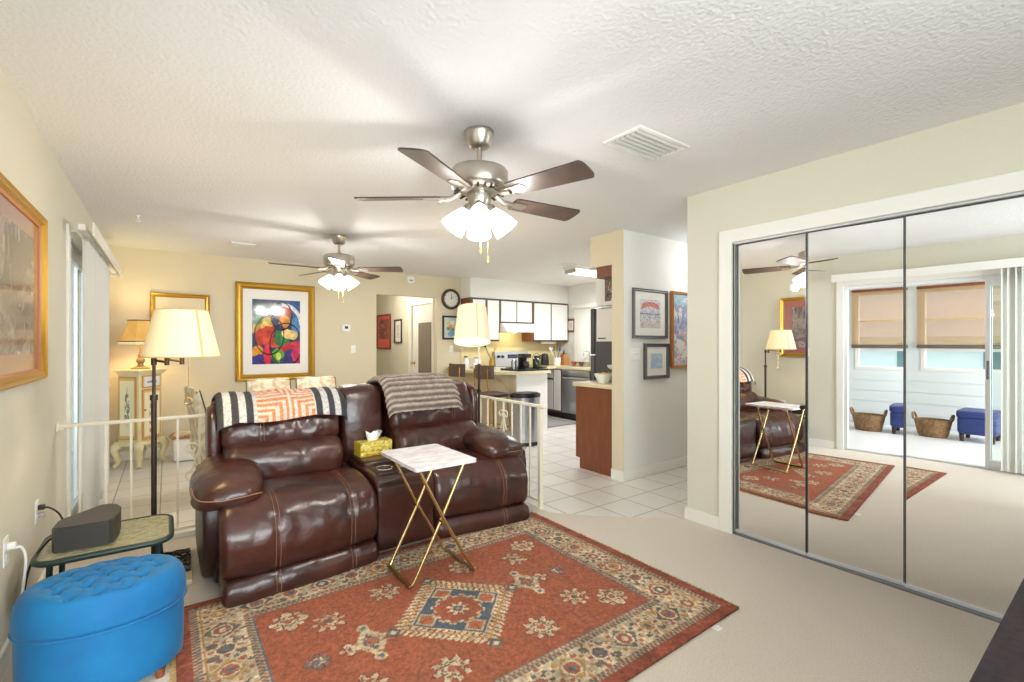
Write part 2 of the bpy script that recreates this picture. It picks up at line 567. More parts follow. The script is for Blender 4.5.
# ---------------------------------------------------------------- sliding doors in the left wall
def slider(k, y0, y1, leafs, casing):
    x0, x1 = LW - TH, LW
    d = struct('door_%d' % k, ALU, boxes((x0 + .02, x1 - .02, y0, y0 + .035, .02, 2.01), (x0 + .02, x1 - .02, y1 - .035, y1, .02, 2.01), (x0 + .02, x1 - .02, y0, y1, 2.01, 2.05), (x0 + .01, x1 - .01, y0, y1, -.012, .02)))
    for a, b, xo in leafs:
        def st(bm):
            for q in ((a, a + .04, .02, 2.01), (b - .04, b, .02, 2.01), (a + .04, b - .04, .02, .1), (a + .04, b - .04, 1.94, 2.01)):
                box(bm, x0 + xo, x0 + xo + .03, q[0], q[1], q[2], q[3], bev=.004)
        f = struct('sash', ALU, st, d)
        struct('pane', GLASS, boxes((x0 + xo + .012, x0 + xo + .018, a + .035, b - .035, .09, 1.95)), f)
        struct('latch', mat('grey_latch', (120, 120, 122), .4, .6), lambda bm: box(bm, x0 + xo + .03, x0 + xo + .05, b - .034, b - .012, .95, 1.15, bev=.006), f)
    c = .075
    struct('casing', TRIM, boxes((x1, x1 + .018, y0 - c, y0, 0, 2.05 + c), (x1, x1 + .018, y1, y1 + c, 0, 2.05 + c), (x1, x1 + .018, y0, y1, 2.05, 2.05 + c), bev=.004), d)
    return d


slider(5, DAY0, DAY1, [(.04, 1.02, .07), (.035, 1.012, .025)], True)
slider(6, DIN0, DIN1, [(DIN0 + .04, 5.42, .07), (5.36, DIN1 - .04, .025)], True)


def vertical_blind(label, x, yr0, yr1, z1, slats, vz, matv, matr):
    t = thing('vertical_blind', label, 'blind', (x, (yr0 + yr1) / 2, z1))
    part('head_rail', matr, t, lambda bm: (box(bm, x - .02, x + .02, yr0, yr1, z1 - .04, z1, bev=.004), [box(bm, LW + .001, x - .0, y, y + .02, z1 - .03, z1 - .022) for y in (yr0 + .15, yr1 - .15)]), False)
    if vz:
        part('valance', matr, t, lambda bm: (box(bm, x + .055, x + .065, yr0 - .02, yr1 + .02, z1 - .075, z1 + .015, bev=.003), box(bm, x - .03, x + .06, yr1 + .01, yr1 + .02, z1 - .075, z1 + .015)), False)
    for y, a in slats:
        def f(bm):
            n = 6; M = Matrix.Translation((x, y, 0)) @ Matrix.Rotation(a, 4, 'Z')
            A = []
            for i in range(n + 1):
                s = -.044 + .088 * i / n; c = .006 * (1 - (2 * i / n - 1) ** 2)
                A.append((M @ Vector((s, c, .03)), M @ Vector((s, c, z1 - .045))))
            va = [[bm.verts.new(p) for p in q] for q in A]
            vb = [[bm.verts.new(p + (M.to_3x3() @ Vector((0, .0015, 0)))) for p in q] for q in A]
            for i in range(n):
                bm.faces.new((va[i][0], va[i + 1][0], va[i + 1][1], va[i][1])); bm.faces.new((vb[i][0], vb[i][1], vb[i + 1][1], vb[i + 1][0]))
            for e in (0, n): bm.faces.new((va[e][0], va[e][1], vb[e][1], vb[e][0]))
            for i in range(n):
                bm.faces.new((va[i][1], va[i + 1][1], vb[i + 1][1], vb[i][1])); bm.faces.new((va[i][0], vb[i][0], vb[i + 1][0], va[i + 1][0]))
        part('slat', matv, t, f)
    return t


SLAT = translucent_mat('blind_vinyl', (236, 234, 228), .35)
vertical_blind('white vertical blind stacked open at the dining sliding door, valance above', LW + .085, 4.18, 6.55, 2.12,
               [(4.42 + i * .09, (1.2, 1.45, 1.05)[i % 3]) for i in range(17)], True, SLAT, TRIM)
vertical_blind('white vertical blind bunched at the sunroom door seen in the closet mirror', LW + .085, -.1, 1.86, 2.17,
               [(.86 - i * .05, .5 + .2 * (i % 2)) for i in range(16)], True, SLAT, TRIM)

# ---------------------------------------------------------------- sunroom beyond the left wall
SX = -3.25
SIDING = mat('painted_siding', (222, 228, 228), .6)
wins = [(-1.2, -.15), (.15, 1.0), (1.06, 2.14), (2.36, 3.46), (3.72, 4.8), (5.06, 6.14), (6.4, 7.4)]
def sun_wall(bm):
    box(bm, SX - .12, SX, -1.5, 8.0, -.06, .90); box(bm, SX - .12, SX, -1.5, 8.0, 2.2, H)
    ys = [-1.5] + [q for w_ in wins for q in w_] + [8.0]
    for a, b in zip(ys[::2], ys[1::2]): box(bm, SX - .12, SX, a, b, .9, 2.2)
    for i in range(5): box(bm, SX, SX + .012, -1.5, 8.0, .02 + i * .178, .02 + i * .178 + .160)
struct('wall_sunroom', SIDING, sun_wall)
struct('wall_sunroom_far', SIDING, boxes((SX, LW - TH, 7.9, 8.0, 0, H)))
struct('floor_sunroom', mat('pale_painted_floor', (222, 220, 220), .55, bump=(30, .1)), boxes((SX, LW - TH, -1.5, 7.9, -.012, -.006)))  # carpet; the daylight that whitens it is put into the colour
struct('ceiling_sunroom', CEIL, boxes((SX - .12, -.66, -1.5, 8.0, H, H + .1)))
WOODSHADE = translucent_mat('bamboo_reed', (226, 192, 142), .6, (22, .42))
for k, (a, b) in enumerate(wins):
    wn = struct('window_%d' % (k + 2), TRIM, boxes((SX - .1, SX + .01, a, a + .05, .9, 2.2), (SX - .1, SX + .01, b - .05, b, .9, 2.2), (SX - .1, SX + .01, a + .05, b - .05, .9, .95), (SX - .1, SX + .01, a + .05, b - .05, 2.15, 2.2),
                   (SX - .08, SX - .03, a + .05, b - .05, 1.21, 1.25), (SX - .08, SX - .03, a + .05, b - .05, 1.7, 1.73)))
    struct('pane', GLASS, boxes((SX - .06, SX - .054, a + .05, b - .05, .95, 2.15)), wn)
    struct('crank_handle', DARK, lambda bm: tube(bm, [(SX + .01, a + .14, .96), (SX + .05, a + .14, .98), (SX + .06, a + .10, 1.04), (SX + .07, a + .06, 1.07)], .009), wn, True)
def bamboo(label, a, b):
    t = thing('bamboo_shade', label, 'window shade', (SX + .05, (a + b) / 2, 2.24))
    part('headrail', WOODB, t, boxes((SX + .02, SX + .06, a, b, 2.2, 2.24)), False)
    part('reed_panel', WOODSHADE, t, boxes((SX + .036, SX + .042, a, b, 1.30, 2.2)), False)
    part('bottom_roll', mat('shade_roll', (104, 90, 84), .7), t, lambda bm: cyl(bm, (SX + .04, a, 1.285), (SX + .04, b, 1.285), .03, n=14))
bamboo('tan bamboo roller shade half lowered over the sunroom window nearer the slider frame', .12, 2.18)
bamboo('tan bamboo roller shade half lowered, the left one in the middle mirror leaf', 2.30, 3.5)

nb = thing('neighbor_house', 'pale neighbouring house with a grey roof outside the sunroom windows', 'house', (-8.5, 2.5, 0))
part('wall', mat('neighbor_wall', (216, 226, 234), .7), nb, boxes((-9.5, -8.5, -4, 10, -.5, 1.55)), False)
part('roof', mat('neighbor_roof', (132, 120, 128), .8), nb, lambda bm: prism(bm, [(-8.1, 1.5), (-12, 3.4), (-12, 3.3), (-8.1, 1.4)], -4.5, 10.5, Matrix(((1, 0, 0, 0), (0, 0, 1, 0), (0, 1, 0, 0), (0, 0, 0, 1)))), False)
part('window', mat('neighbor_glass', (88, 130, 140), .1), nb, boxes((-8.52, -8.47, 1.2, 2.2, .5, 1.35)), False)
struct('ground', mat('outside_lawn', (120, 140, 92), .95), boxes((-30, -3.5, -20, 25, -.5, -.3)))

WICK = mat('wicker', (158, 122, 84), .7, bump=(60, .6), vary=(40, (120, 88, 58), .15))
def wicker_basket():
    t = thing('wicker_basket', 'oval brown wicker basket with two loop handles on the sunroom floor', 'basket', (-2.45, 1.83, -.006))
    M = Matrix.Translation((-2.45, 1.83, -.006)) @ Matrix.Diagonal((.64, .80, .92, 1))
    def f(bm):
        pr = [(0, .0), (.19, .0), (.205, .02)]
        for i in range(9): pr += [(.208 + .006 * i, .025 + .026 * i), (.216 + .006 * i, .038 + .026 * i)]
        pr += [(.262, .265), (.25, .272), (.24, .26), (.20, .03), (0, .03)]
        lathe(bm, pr, 36, M)
    part('body', WICK, t, f)
    for s in (-1, 1):
        part('handle', WICK, t, lambda bm: tube(bm, spline([(-2.45 - .08, 1.83 + s * .198, .23), (-2.45 - .05, 1.83 + s * .215, .31), (-2.45 + .05, 1.83 + s * .215, .31), (-2.45 + .08, 1.83 + s * .198, .23)], 18), .014))
wicker_basket()
t = thing('storage_bench', 'navy blue padded cube ottoman on short dark legs in the sunroom', 'ottoman', (-2.55, 1.36, -.006))
NAVY = mat('navy_leather', (38, 54, 116), .45)
part('body', NAVY, t, lambda bm: puff(bm, (-2.55, 1.36, .215), (.50, .40, .25), 9, 10))
part('cushion', NAVY, t, lambda bm: puff(bm, (-2.55, 1.36, .365), (.52, .42, .11), 7, 12))
for sx in (-.19, .19):
    for sy in (-.15, .15):
        part('leg', mat('dark_wood_leg', (52, 34, 28), .45), t, lambda bm: cyl(bm, (-2.55 + sx, 1.36 + sy, -.006), (-2.55 + sx, 1.36 + sy, .1), .022, .03, 12))

# ---------------------------------------------------------------- the rug
def rug_colours():
    nx, ny = 560, 404
    hx, hy = 1.135, .825
    U, V = np.meshgrid(np.linspace(-hx, hx, nx + 1), np.linspace(-hy, hy, ny + 1))
    q = .0078
    X = np.round(U / q) * q; Y = np.round(V / q) * q
    aX, aY = np.abs(X), np.abs(Y)
    n1 = vnoise(U + 2, V + 2, 9, 1); n2 = vnoise(U + 2, V + 2, 60, 2); n3 = vnoise(U + 2, V + 2, 24, 3)
    C = np.zeros(U.shape + (3,))
    red, red2 = np.array((182, 106, 74.)), np.array((150, 80, 56.))
    ivory, ivory2 = np.array((218, 200, 168.)), np.array((200, 178, 144.))
    blue, dark, rust, gold, grey = np.array((104, 112, 122.)), np.array((112, 98, 90.)), np.array((172, 102, 78.)), np.array((188, 140, 86.)), np.array((120, 106, 98.))
    def put(mask, col, col2=None, nn=None):
        if col2 is None: C[mask] = col
        else:
            w = nn[mask][:, None]; C[mask] = col * (1 - w) + col2 * w
    put(np.ones(U.shape, bool), red, red2, np.clip(n1 * .7 + n2 * .5 - .2, 0, 1))
    e = np.minimum(hx - aX, hy - aY)          # distance from the edge
    put(e < .055, np.array((168, 90, 64.)), np.array((138, 70, 52.)), n3)
    def guard(a, b, ph):
        m_ = (e >= a) & (e < b)
        along = np.where(hx - aX < hy - aY, aY, aX)
        z = np.sin(along * 2 * PI / .0234 + ph) * np.sin((e - a) * 2 * PI / (b - a) * 1.0)
        put(m_, np.array((128, 112, 98.))); put(m_ & (z > .1), np.array((182, 162, 134.))); put(m_ & (z < -.5) & (n2 > .4), rust)
    guard(.055, .088, 0)
    iv = (e >= .088) & (e < .262)
    put(iv, ivory, ivory2, np.clip(n3, 0, 1))
    guard(.262, .30, 1.2)
    put((e >= .30) & (e < .308), blue)
    ce = .175
    # flowers along the border
    pal = [(rust, gold), (dark, rust), (gold, rust), (rust, dark), (grey, rust)]
    fl = []
    for k in range(13): fl += [(-(hx - ce) + k * (2 * (hx - ce) / 12), s * (hy - ce), k) for s in (-1, 1)]
    for k in range(1, 8): fl += [(s * (hx - ce), -(hy - ce) + k * (2 * (hy - ce) / 8), k + 2) for s in (-1, 1)]
    for fx, fy, k in fl:
        dx, dy = X - fx, Y - fy; r = np.hypot(dx, dy); a = np.arctan2(dy, dx)
        c1, c2 = pal[k % 5]
        R = .068 * (.72 + .28 * np.cos(8 * a + (k % 2) * PI))
        if k % 2: R = np.where(np.abs(dx) + np.abs(dy) < .075, .2, 0) * 1.0 * (r < .075)
        mk = iv & (r < R) if k % 2 == 0 else iv & (np.abs(dx) + np.abs(dy) * 1.05 < .078) & (n2 > .22)
        put(mk, c1); put(mk & (r < .044), ivory); put(iv & (r < .034) & (n2 > .15), c2); put(iv & (r < .015), blue if k % 3 else ivory)
        # leaves in the gaps
        for s1 in (-1, 1):
            for s2 in (-1, 1):
                put(iv & (np.hypot((X - fx - s1 * .052), (Y - fy - s2 * .052) * 1.2) < .012 + .006 * (k % 3)) & (n2 > .3), (dark, rust, grey, gold)[(k + s1 + s2) % 4])
                put(iv & (np.hypot((X - fx - s1 * .078), (Y - fy - s2 * .03)) < .011) & (n2 > .35), (rust, gold, dark)[(k + s2) % 3])
                put(iv & (np.hypot((X - fx - s1 * .03), (Y - fy - s2 * .078)) < .011) & (n2 > .35), (grey, rust, gold)[(k + s1) % 3])
    put(iv & (e > .092) & (e < .098) , gold)
    field = e >= .308
    # scattered stars
    def star(cx, cy, R, cols, arms=8):
        for sx in (-1, 1):
            for sy in (-1, 1):
                dx, dy = X - sx * cx, Y - sy * cy; r = np.hypot(dx, dy); a = np.arctan2(dy, dx)
                RR = R * (.78 + .22 * np.cos(arms * a))
                mk = field & (r < RR)
                put(field & (r < RR + .009) & (n2 > .35), np.array((120, 70, 56.))); put(mk & (n2 > .24), cols[0]); put(mk & (r > R * .34) & (r < R * .62) & (np.sin(8 * a + 1) * np.sin(r * 300) > .05) & (n2 > .25), cols[1]); put(mk & (r < R * .22), cols[2])
                put(field & (np.abs(np.abs(dx) - R * .55) < R * .13) & (np.abs(np.abs(dy) - R * .55) < R * .13), cols[3])
    star(.70, .38, .085, (ivory2, dark, rust, ivory2), 4)
    star(.545, .265, .08, (ivory2, rust, dark, ivory2), 8)
    star(.235, .365, .085, (ivory2, dark, rust, ivory2), 8)
    star(.665, 0, .052, (grey, ivory2, blue, blue), 4)
    star(.535, 0, .045, (ivory2, rust, blue, grey), 4)
    for s in (-1, 1):   # large cross motifs either side of the medallion
        dx, dy = X - s * .435, Y
        mk = field & (((np.abs(dx) * 1.7 + np.abs(dy) < .125)) | (np.hypot(dx, np.abs(dy) - .115) < .028) | (np.hypot(np.abs(dx) - .05, dy) < .03))
        put(mk & (n2 > .12), ivory2); put(mk & (np.abs(dx) * 1.7 + np.abs(dy) < .072) & (n2 > .35), dark); put(mk & (np.abs(dx) + np.abs(dy) < .032), rust)
        put(field & (np.hypot(dx, np.abs(dy) - .115) < .012), blue)
    # medallion
    d1 = aX + aY
    g = np.round(np.minimum(np.abs(X - Y), np.abs(X + Y)) / .03)
    zz = np.sin((X - Y) * 2 * PI / .05) * np.sin((X + Y) * 2 * PI / .05)
    t1 = np.where(X * Y > 0, X - Y, X + Y)
    hook = np.sin(t1 * 2 * PI / .042 + d1 * 60)
    med = d1 < .345 + .012 * hook
    put(med, ivory, ivory2, n3); put(med & (d1 > .255) & (hook < -.35) & (d1 < .335), np.array((150, 96, 66.)))
    put(med & (d1 > .285) & (d1 < .297), gold)
    for ax_, ay_ in ((.335, 0), (-.335, 0), (0, .335), (0, -.335)):
        put((np.abs(X - ax_) + np.abs(Y - ay_) < .04), grey); put((np.abs(X - ax_) + np.abs(Y - ay_) < .02), ivory)
    put(d1 < .245, dark); put(d1 < .237, blue, np.array((70, 84, 100.)), n2)
    for ax_, ay_ in ((.165, 0), (-.165, 0), (0, .165), (0, -.165)):
                put((np.abs(X - ax_) + np.abs(Y - ay_) < .062) & (d1 < .232), ivory2); put((np.abs(X - ax_) + np.abs(Y - ay_) < .046) & (d1 < .225), red)
    r = np.hypot(X, Y); a = np.arctan2(Y, X)
    st = r + .008 * np.sign(np.sin(12 * a))
    put(st < .128, ivory2); put(st < .114, red, red2, n2)
    put(r < .06 * (.7 + .3 * np.cos(8 * a)), ivory); put(r < .026, blue); put(r < .012, gold)
    # pile: wear and knot speckle
    n4 = vnoise(U + 2, V + 2, 130, 11)
    C = C * (0.90 + .16 * n1[..., None]) * (0.80 + .26 * n2[..., None]) * (.86 + .26 * n4[..., None])
    return np.clip(C, 0, 255), nx, ny


rc, rnx, rny = rug_colours()
RUGC = (1.165, 2.035)
rug = thing('area_rug', 'rust red oriental rug with ivory floral border and diamond medallion', 'rug', (RUGC[0], RUGC[1], 0))
colour_grid('pile', (RUGC[0] - 1.135, RUGC[1] - .825, .010), (2.27, 0, 0), (0, 1.65, 0), rnx, rny, rc, VCOL_FABRIC, rug, thick=.009)
FRINGE = mat('rug_fringe', (186, 152, 92), .95, bump=(400, .5))
for s in (-1, 1):
    def f(bm):
        for i in range(120):
            y = RUGC[1] - .82 + 1.64 * (i + .5) / 120
            x = RUGC[0] + s * 1.135
            tube(bm, [(x - s * .004, y, .006), (x + s * .012, y + random.uniform(-.004, .004), .004), (x + s * random.uniform(.018, .03), y + random.uniform(-.008, .008), .002)], .0028, 4)
    part('fringe', FRINGE, rug, f)
tg = thing('paper_tag', 'small white paper tag on the carpet at the rug corner', 'tag', (2.06, 1.19, 0))
part('leaf', WHITE_PLASTIC, tg, lambda bm: (box(bm, 2.045, 2.085, 1.17, 1.205, .001, .0022), box(bm, 2.05, 2.075, 1.188, 1.19, .002, .014)), False)

# ---------------------------------------------------------------- reclining loveseat with console
sofa = thing('reclining_sofa', 'brown leather double reclining loveseat with centre console on the rug edge', 'sofa', (1.23, 3.3, 0))
def s_base(bm):
    box(bm, .20, 2.20, 2.95, 3.72, .03, .40, bev=.03)
    for x in (.3, 2.16):
        for y in (3.05, 3.65): cyl(bm, (x, y, .0), (x, y, .04), .03, n=14)
part('base_frame', LEATHERD, sofa, s_base)
# outer arm panels with a curved front foot
def arm_panel(x0, x1):
    def f(bm):
        pr = [(2.99, .50), (2.93, .43), (2.925, .30), (2.96, .15), (3.05, .045), (3.3, .025), (3.6, .03), (3.72, .08), (3.74, .3), (3.72, .52), (3.4, .56)]
        loft(bm, pr, x0, x1, .03, 6, 0, npf=66)
    return f
part('arm_panel', LEATHERD, sofa, arm_panel(.15, .25))
part('arm_panel', LEATHERD, sofa, arm_panel(2.20, 2.31))
# arm pillows
def arm_pillow(cx, s):
    def f(bm):
        def fn(u, q):
            q = q.copy()
            fr = max(0, -u.y)               # towards the front
            q.z += -.035 * fr ** 2 + .02 * max(0, u.y)
            q.x *= (1 - .10 * max(0, u.y) ** 2)
            if u.z < 0: q.z *= .75
            q.z -= .05 * max(0, s * u.x) ** 2
            return q
        puff(bm, (cx, 3.175, .538), (.355 if s < 0 else .42, .62, .185 if s < 0 else .205), 3.2, 20, (math.radians(3), 0, 0), .010, 9, fn)
    return f
a = part('arm_pillow', LEATHER, sofa, arm_pillow(.28, -1), ang=70)
part('stitching', STITCH, a, lambda bm: tube(bm, spline([(.105, 3.10, .535), (.125, 2.92, .515), (.20, 2.866, .507), (.30, 2.862, .507), (.42, 2.885, .51)], 40), .003, 6))
b = part('arm_pillow', LEATHER, sofa, arm_pillow(2.095, 1), ang=70)
part('stitching', STITCH, b, lambda bm: tube(bm, spline([(2.305, 3.10, .535), (2.285, 2.92, .515), (2.215, 2.866, .507), (2.115, 2.862, .507), (1.995, 2.885, .51)], 40), .003, 6))

def seat_unit(x0, x1, dy, seams, sh=0.0, xr=0.0, z_lift=0.0):
    def shear(bm):
        for v in bm.verts: v.co.y += sh * (v.co.x - xr) * max(0, min(1, (3.45 - v.co.y) / .5))
    pr = [(3.44, .455), (3.25, .475), (3.02, .482), (2.87, .468 + z_lift), (2.785, .425 + z_lift), (2.742, .35), (2.73, .26), (2.737, .18), (2.765, .135), (2.83, .122), (3.1, .13), (3.42, .2)]
    pr = [(y + dy, z) for y, z in pr]
    st = {}
    def f(bm):
        st['P'] = loft(bm, pr, x0, x1, .045, 46, .016, .009, 5.5, 84, seams, .010); shear(bm)
    c = part('seat_cushion', LEATHER, sofa, f, ang=75)
    P, nor = st['P']
    sel = [(p, n_) for p, n_ in zip(P, nor) if (p.y < 3.2 + dy and p.z > .15)]
    sel.sort(key=lambda q: -math.atan2(q[0].z - .28, -(q[0].y - 3.0 - dy)))
    for s in seams:
        for o in (-.011, .011):
            t = (s + o - x0) / (x1 - x0)
            pts = []
            for p, n_ in sel:
                w_ = Vector((s + o, p.y, p.z)) + n_ * (.016 * (1 - (2 * t - 1) ** 2) - .010 * math.exp(-(o / .012) ** 2) + .0008)
                w_ += n_ * .009 * (noise.noise(w_ * 5.5) + .5 * noise.noise(w_ * 5.5 * 2.7))
                pts.append(w_)
            part('stitching', STITCH, c, lambda bm: (tube(bm, pts, .0015, 5), shear(bm)))
    pf = [(2.775, .128), (2.725, .108), (2.708, .06), (2.716, .02), (2.76, .012), (3.05, .02), (3.08, .1), (2.95, .132)]
    pf = [(y + dy, z) for y, z in pf]
    def g(bm):
        st['Q'] = loft(bm, pf, x0 + .008, x1 - .008, .035, 40, .008, .006, 6, 60, seams, .008); shear(bm)
    fr = part('footrest_flap', LEATHER, sofa, g, ang=75)
    Q, qn = st['Q']
    sel = [(p, n_) for p, n_ in zip(Q, qn) if p.y < 2.785 + dy and p.z > .02]
    sel.sort(key=lambda q: q[0].z)
    for s in seams:
        for o in (-.011, .011):
            t = (s + o - x0) / (x1 - x0)
            pts = [Vector((s + o, p.y, p.z)) + n_ * (.008 * (1 - (2 * t - 1) ** 2) - .003 + .006 * (noise.noise(Vector((s + o, p.y, p.z)) * 6))) for p, n_ in sel]
            part('stitching', STITCH, fr, lambda bm: (tube(bm, pts, .0015, 5), shear(bm)))

seat_unit(.215, 1.045, -.018, (.475, .88), .075, .215)
seat_unit(1.448, 2.205, .115, (1.98,), -.12, 1.448)

def back_unit(x0, x1, side, dz=0.0):
    lift = lambda pr: [(y, z + dz * max(0, min(1, (z - .66) / .2))) for y, z in pr]
    # lumbar roll, upper pad and head pad, one continuous leather back cut by two creases
    lum = [(3.46, .40), (3.33, .42), (3.245, .48), (3.225, .56), (3.25, .64), (3.33, .695), (3.44, .70), (3.55, .62), (3.55, .45)]
    upp = [(3.39, .66), (3.345, .70), (3.34, .78), (3.375, .87), (3.42, .94), (3.48, .98), (3.56, .985), (3.63, .95), (3.65, .8), (3.6, .66), (3.48, .63)]
    shell = [(3.55, .12), (3.60, .5), (3.585, .85), (3.60, .965), (3.66, .985), (3.73, .95), (3.77, .8), (3.75, .4), (3.71, .08), (3.62, .06)]
    part('lumbar_roll', LEATHER, sofa, lambda bm: loft(bm, lum, x0 + .03, x1 - .03, .05, 36, .02, .010, 7, 60), ang=75)
    sx = x0 + (x1 - x0) * (.32 if side < 0 else .7)
    u = part('back_pad', LEATHER, sofa, lambda bm: loft(bm, lift(upp), x0 + .025, x1 - .025, .05, 40, .012, .012, 8, 70, (sx,), .008), ang=75)
    for o in (-.01, .01):
        part('stitching', STITCH, u, lambda bm: tube(bm, [(sx + o, 3.325 - .004 + .035 * max(0, (z - .74)) / .14 * .9, z) for z in [.70 + .02 * i for i in range(10)]], .0016, 5))
    part('back_shell', LEATHER, sofa, lambda bm: loft(bm, lift(shell), x0 - .02, x1 + .02, .05, 30, .0, .004, 5, 60), ang=75)
    # side wing at the outer edge
    xo = x0 - .012 if side < 0 else x1 + .012
    wing = [(3.40, .60), (3.385, .74), (3.40, .88), (3.45, .945), (3.55, .96), (3.62, .9), (3.62, .6), (3.5, .55)]
    part('side_wing', LEATHER, sofa, lambda bm: loft(bm, lift(wing), xo - .035, xo + .035, .03, 8, .0, .003, 6, 50), ang=75)
back_unit(.245, 1.00, -1, -.03)
back_unit(1.325, 2.10, 1, .02)

# console
def con(bm):
    pr = [(2.845, .44), (2.83, .38), (2.835, .2), (2.845, .03), (3.1, .022), (3.5, .03), (3.5, .46), (3.2, .485), (2.92, .48)]
    pts = [(y, z) for y, z in pr]
    loft(bm, pts, 1.052, 1.442, .02, 16, .0, .002, 6, 80)
cons = part('console_body', LEATHER, sofa, con, ang=60)
part('armrest_lid', LEATHER, cons, lambda bm: puff(bm, (1.25, 3.33, .485), (.36, .34, .075), 6, 14, (0, 0, 0), .004, 9), ang=70)
def cup_plate(bm): box(bm, 1.09, 1.405, 2.93, 3.13, .474, .492, bev=.012)
part('cup_holder_plate', LEATHERD, cons, cup_plate)
for cx in (1.17, 1.325):
    part('cup_holder', CHROME, cons, lambda bm: lathe(bm, [(.052, .004), (.056, .008), (.060, .004), (.060, 0), (.048, 0), (.048, .003), (.052, .004)], 28, Matrix.Translation((cx, 3.03, .492))))
    part('cup_well', BLACK, cons, lambda bm: cyl(bm, (cx, 3.03, .489), (cx, 3.03, .4935), .049, n=28))
part('console_back', LEATHER, sofa, lambda bm: loft(bm, [(3.47, .46), (3.43, .56), (3.425, .75), (3.45, .92), (3.49, .985), (3.57, 1.0), (3.66, .96), (3.70, .8), (3.70, .3), (3.6, .2), (3.5, .3)], 1.012, 1.318, .04, 20, .02, .004, 5, 70), ang=75)

# ---------------------------------------------------------------- throws over the backs
def drape(name, label, xc, wdt, path, m, group, nv, nu, colf, dispf, thick):
    P = spline([(0, y, z) for y, z in path], nv)
    L_ = np.array([[p.y, p.z] for p in P]); m_ = len(P)
    T_ = np.gradient(L_, axis=0); T_ /= np.linalg.norm(T_, axis=1)[:, None] + 1e-9
    Nn = np.stack([-T_[:, 1], T_[:, 0]], 1)
    s = np.concatenate([[0], np.cumsum(np.linalg.norm(np.diff(L_, axis=0), axis=1))])
    U, V = np.meshgrid(np.linspace(0, 1, nu + 1), np.linspace(0, 1, m_))
    Sx = np.repeat(s[:, None], nu + 1, 1); Uw = U * wdt
    d = dispf(Uw, Sx)
    co = np.zeros(U.shape + (3,))
    co[..., 0] = xc - wdt / 2 + Uw
    co[..., 1] = L_[:, 0][:, None] + Nn[:, 0][:, None] * d
    co[..., 2] = L_[:, 1][:, None] + Nn[:, 1][:, None] * d
    # fold edge curls slightly
    col = colf(Uw, Sx, s[-1])
    return co, col, nu, m_ - 1

def blanket_object(name, label, cat, co, col, nu, nv, m, thick, loc):
    t = colour_grid(name, (0, 0, 0), (1, 0, 0), (0, 1, 0), nu, nv, col, m, None, thick, lambda U, V: co)
    t.data.transform(Matrix.Translation(loc).inverted()); t.location = loc
    return tag(t, label, cat)

# striped throw: charcoal and white bars with an orange nested-square centre
def col_stripe(U, Sx, L):
    n = vnoise(U + 3, Sx + 3, 150, 5)
    C = np.zeros(U.shape + (3,))
    st = np.sin(U * 2 * PI / .082 + .5) > 0
    C[:] = np.where(st[..., None], (62, 62, 66), (208, 204, 198))
    a0, a1 = .22, .56
    mid = (U > a0) & (U < a1)
    cx, cy = (a0 + a1) / 2 + .02, .155
    dx, dy = np.abs(U - cx), np.abs(Sx - cy)
    ring = np.maximum(dx, dy * 1.15)
    q = np.where(dx * 1.0 > dy * 1.15, Sx, U)
    zz = (np.minimum(dx, dy * 1.15) + 0 * ring)
    o = np.sin(zz * 2 * PI / .042 - .6) > 0
    Cm = np.where(o[..., None], (224, 140, 98), (236, 206, 184))
    axis = (dx < .007) | (dy < .006)
    Cm = np.where(axis[..., None], (240, 214, 196), Cm)
    C[mid] = Cm[mid]
    return C * (.82 + .28 * n[..., None])
def disp_stripe(U, Sx):
    return .004 * np.sin(U * 22) + .006 * vnoise(U + 1, Sx + 1, 8, 3) + .003 * vnoise(U + 1, Sx + 1, 25, 4) + .004
pth = [(3.322, .84), (3.328, .87), (3.352, .92), (3.405, .972), (3.475, .998), (3.56, 1.002), (3.63, .992), (3.70, .982), (3.785, .947), (3.815, .83), (3.81, .7)]
co, col, nu, nv = drape('', '', .63, .775, pth, None, None, 110, 190, col_stripe, disp_stripe, .01)
blk = co.copy()
co[..., 2] += (-.035 * (co[..., 0] < .36)[...] * np.clip((3.41 - co[..., 1]) / .08, 0, 1)) * np.clip((.36 - co[..., 0]) / .1, 0, 1)
# the right hand end slips lower, the hem is uneven
hem = np.clip((3.42 - co[..., 1]) / .085, 0, 1)
co[..., 2] += hem * (.012 * np.sin(co[..., 0] * 9) - .02 * np.clip((co[..., 0] - .8) / .2, 0, 1))
end = np.clip((np.abs(co[..., 0] - .63) - .355) / .0325, 0, 1)
co[..., 2] -= .03 * end ** 2
blanket_object('throw_blanket', 'striped charcoal and white throw with orange square centre on the left seat back', 'blanket', co, col, nu, nv, VCOL_FABRIC, .012, (.645, 3.58, 1.03))
# ribbed faux fur throw
def col_fur(U, Sx, L):
    r = .5 + .5 * np.cos(Sx * 2 * PI / .047)
    n = vnoise(U + 3, Sx + 3, 130, 8); n2 = vnoise(U + 3, Sx + 3, 22, 9)
    k = np.clip(r * .75 + .35 * n - .15 + .2 * (n2 - .5), 0, 1)[..., None]
    C = np.array((104, 90, 82.)) * (1 - k) + np.array((196, 182, 168.)) * k
    return C
def disp_fur(U, Sx):
    r = np.sqrt(np.clip(.5 + .5 * np.cos(Sx * 2 * PI / .047), 0, 1))
    return .004 + .016 * r * (.8 + .4 * vnoise(U + 1, Sx + 1, 16, 2)) + .006 * vnoise(U + 1, Sx + 1, 70, 6) + .012 * vnoise(U + 1, Sx + 1, 5, 7)
pth2 = [(3.295, .815), (3.305, .845), (3.332, .89), (3.36, .955), (3.41, 1.01), (3.475, 1.045), (3.56, 1.055), (3.64, 1.045), (3.71, 1.03), (3.785, .985), (3.815, .86), (3.81, .72)]
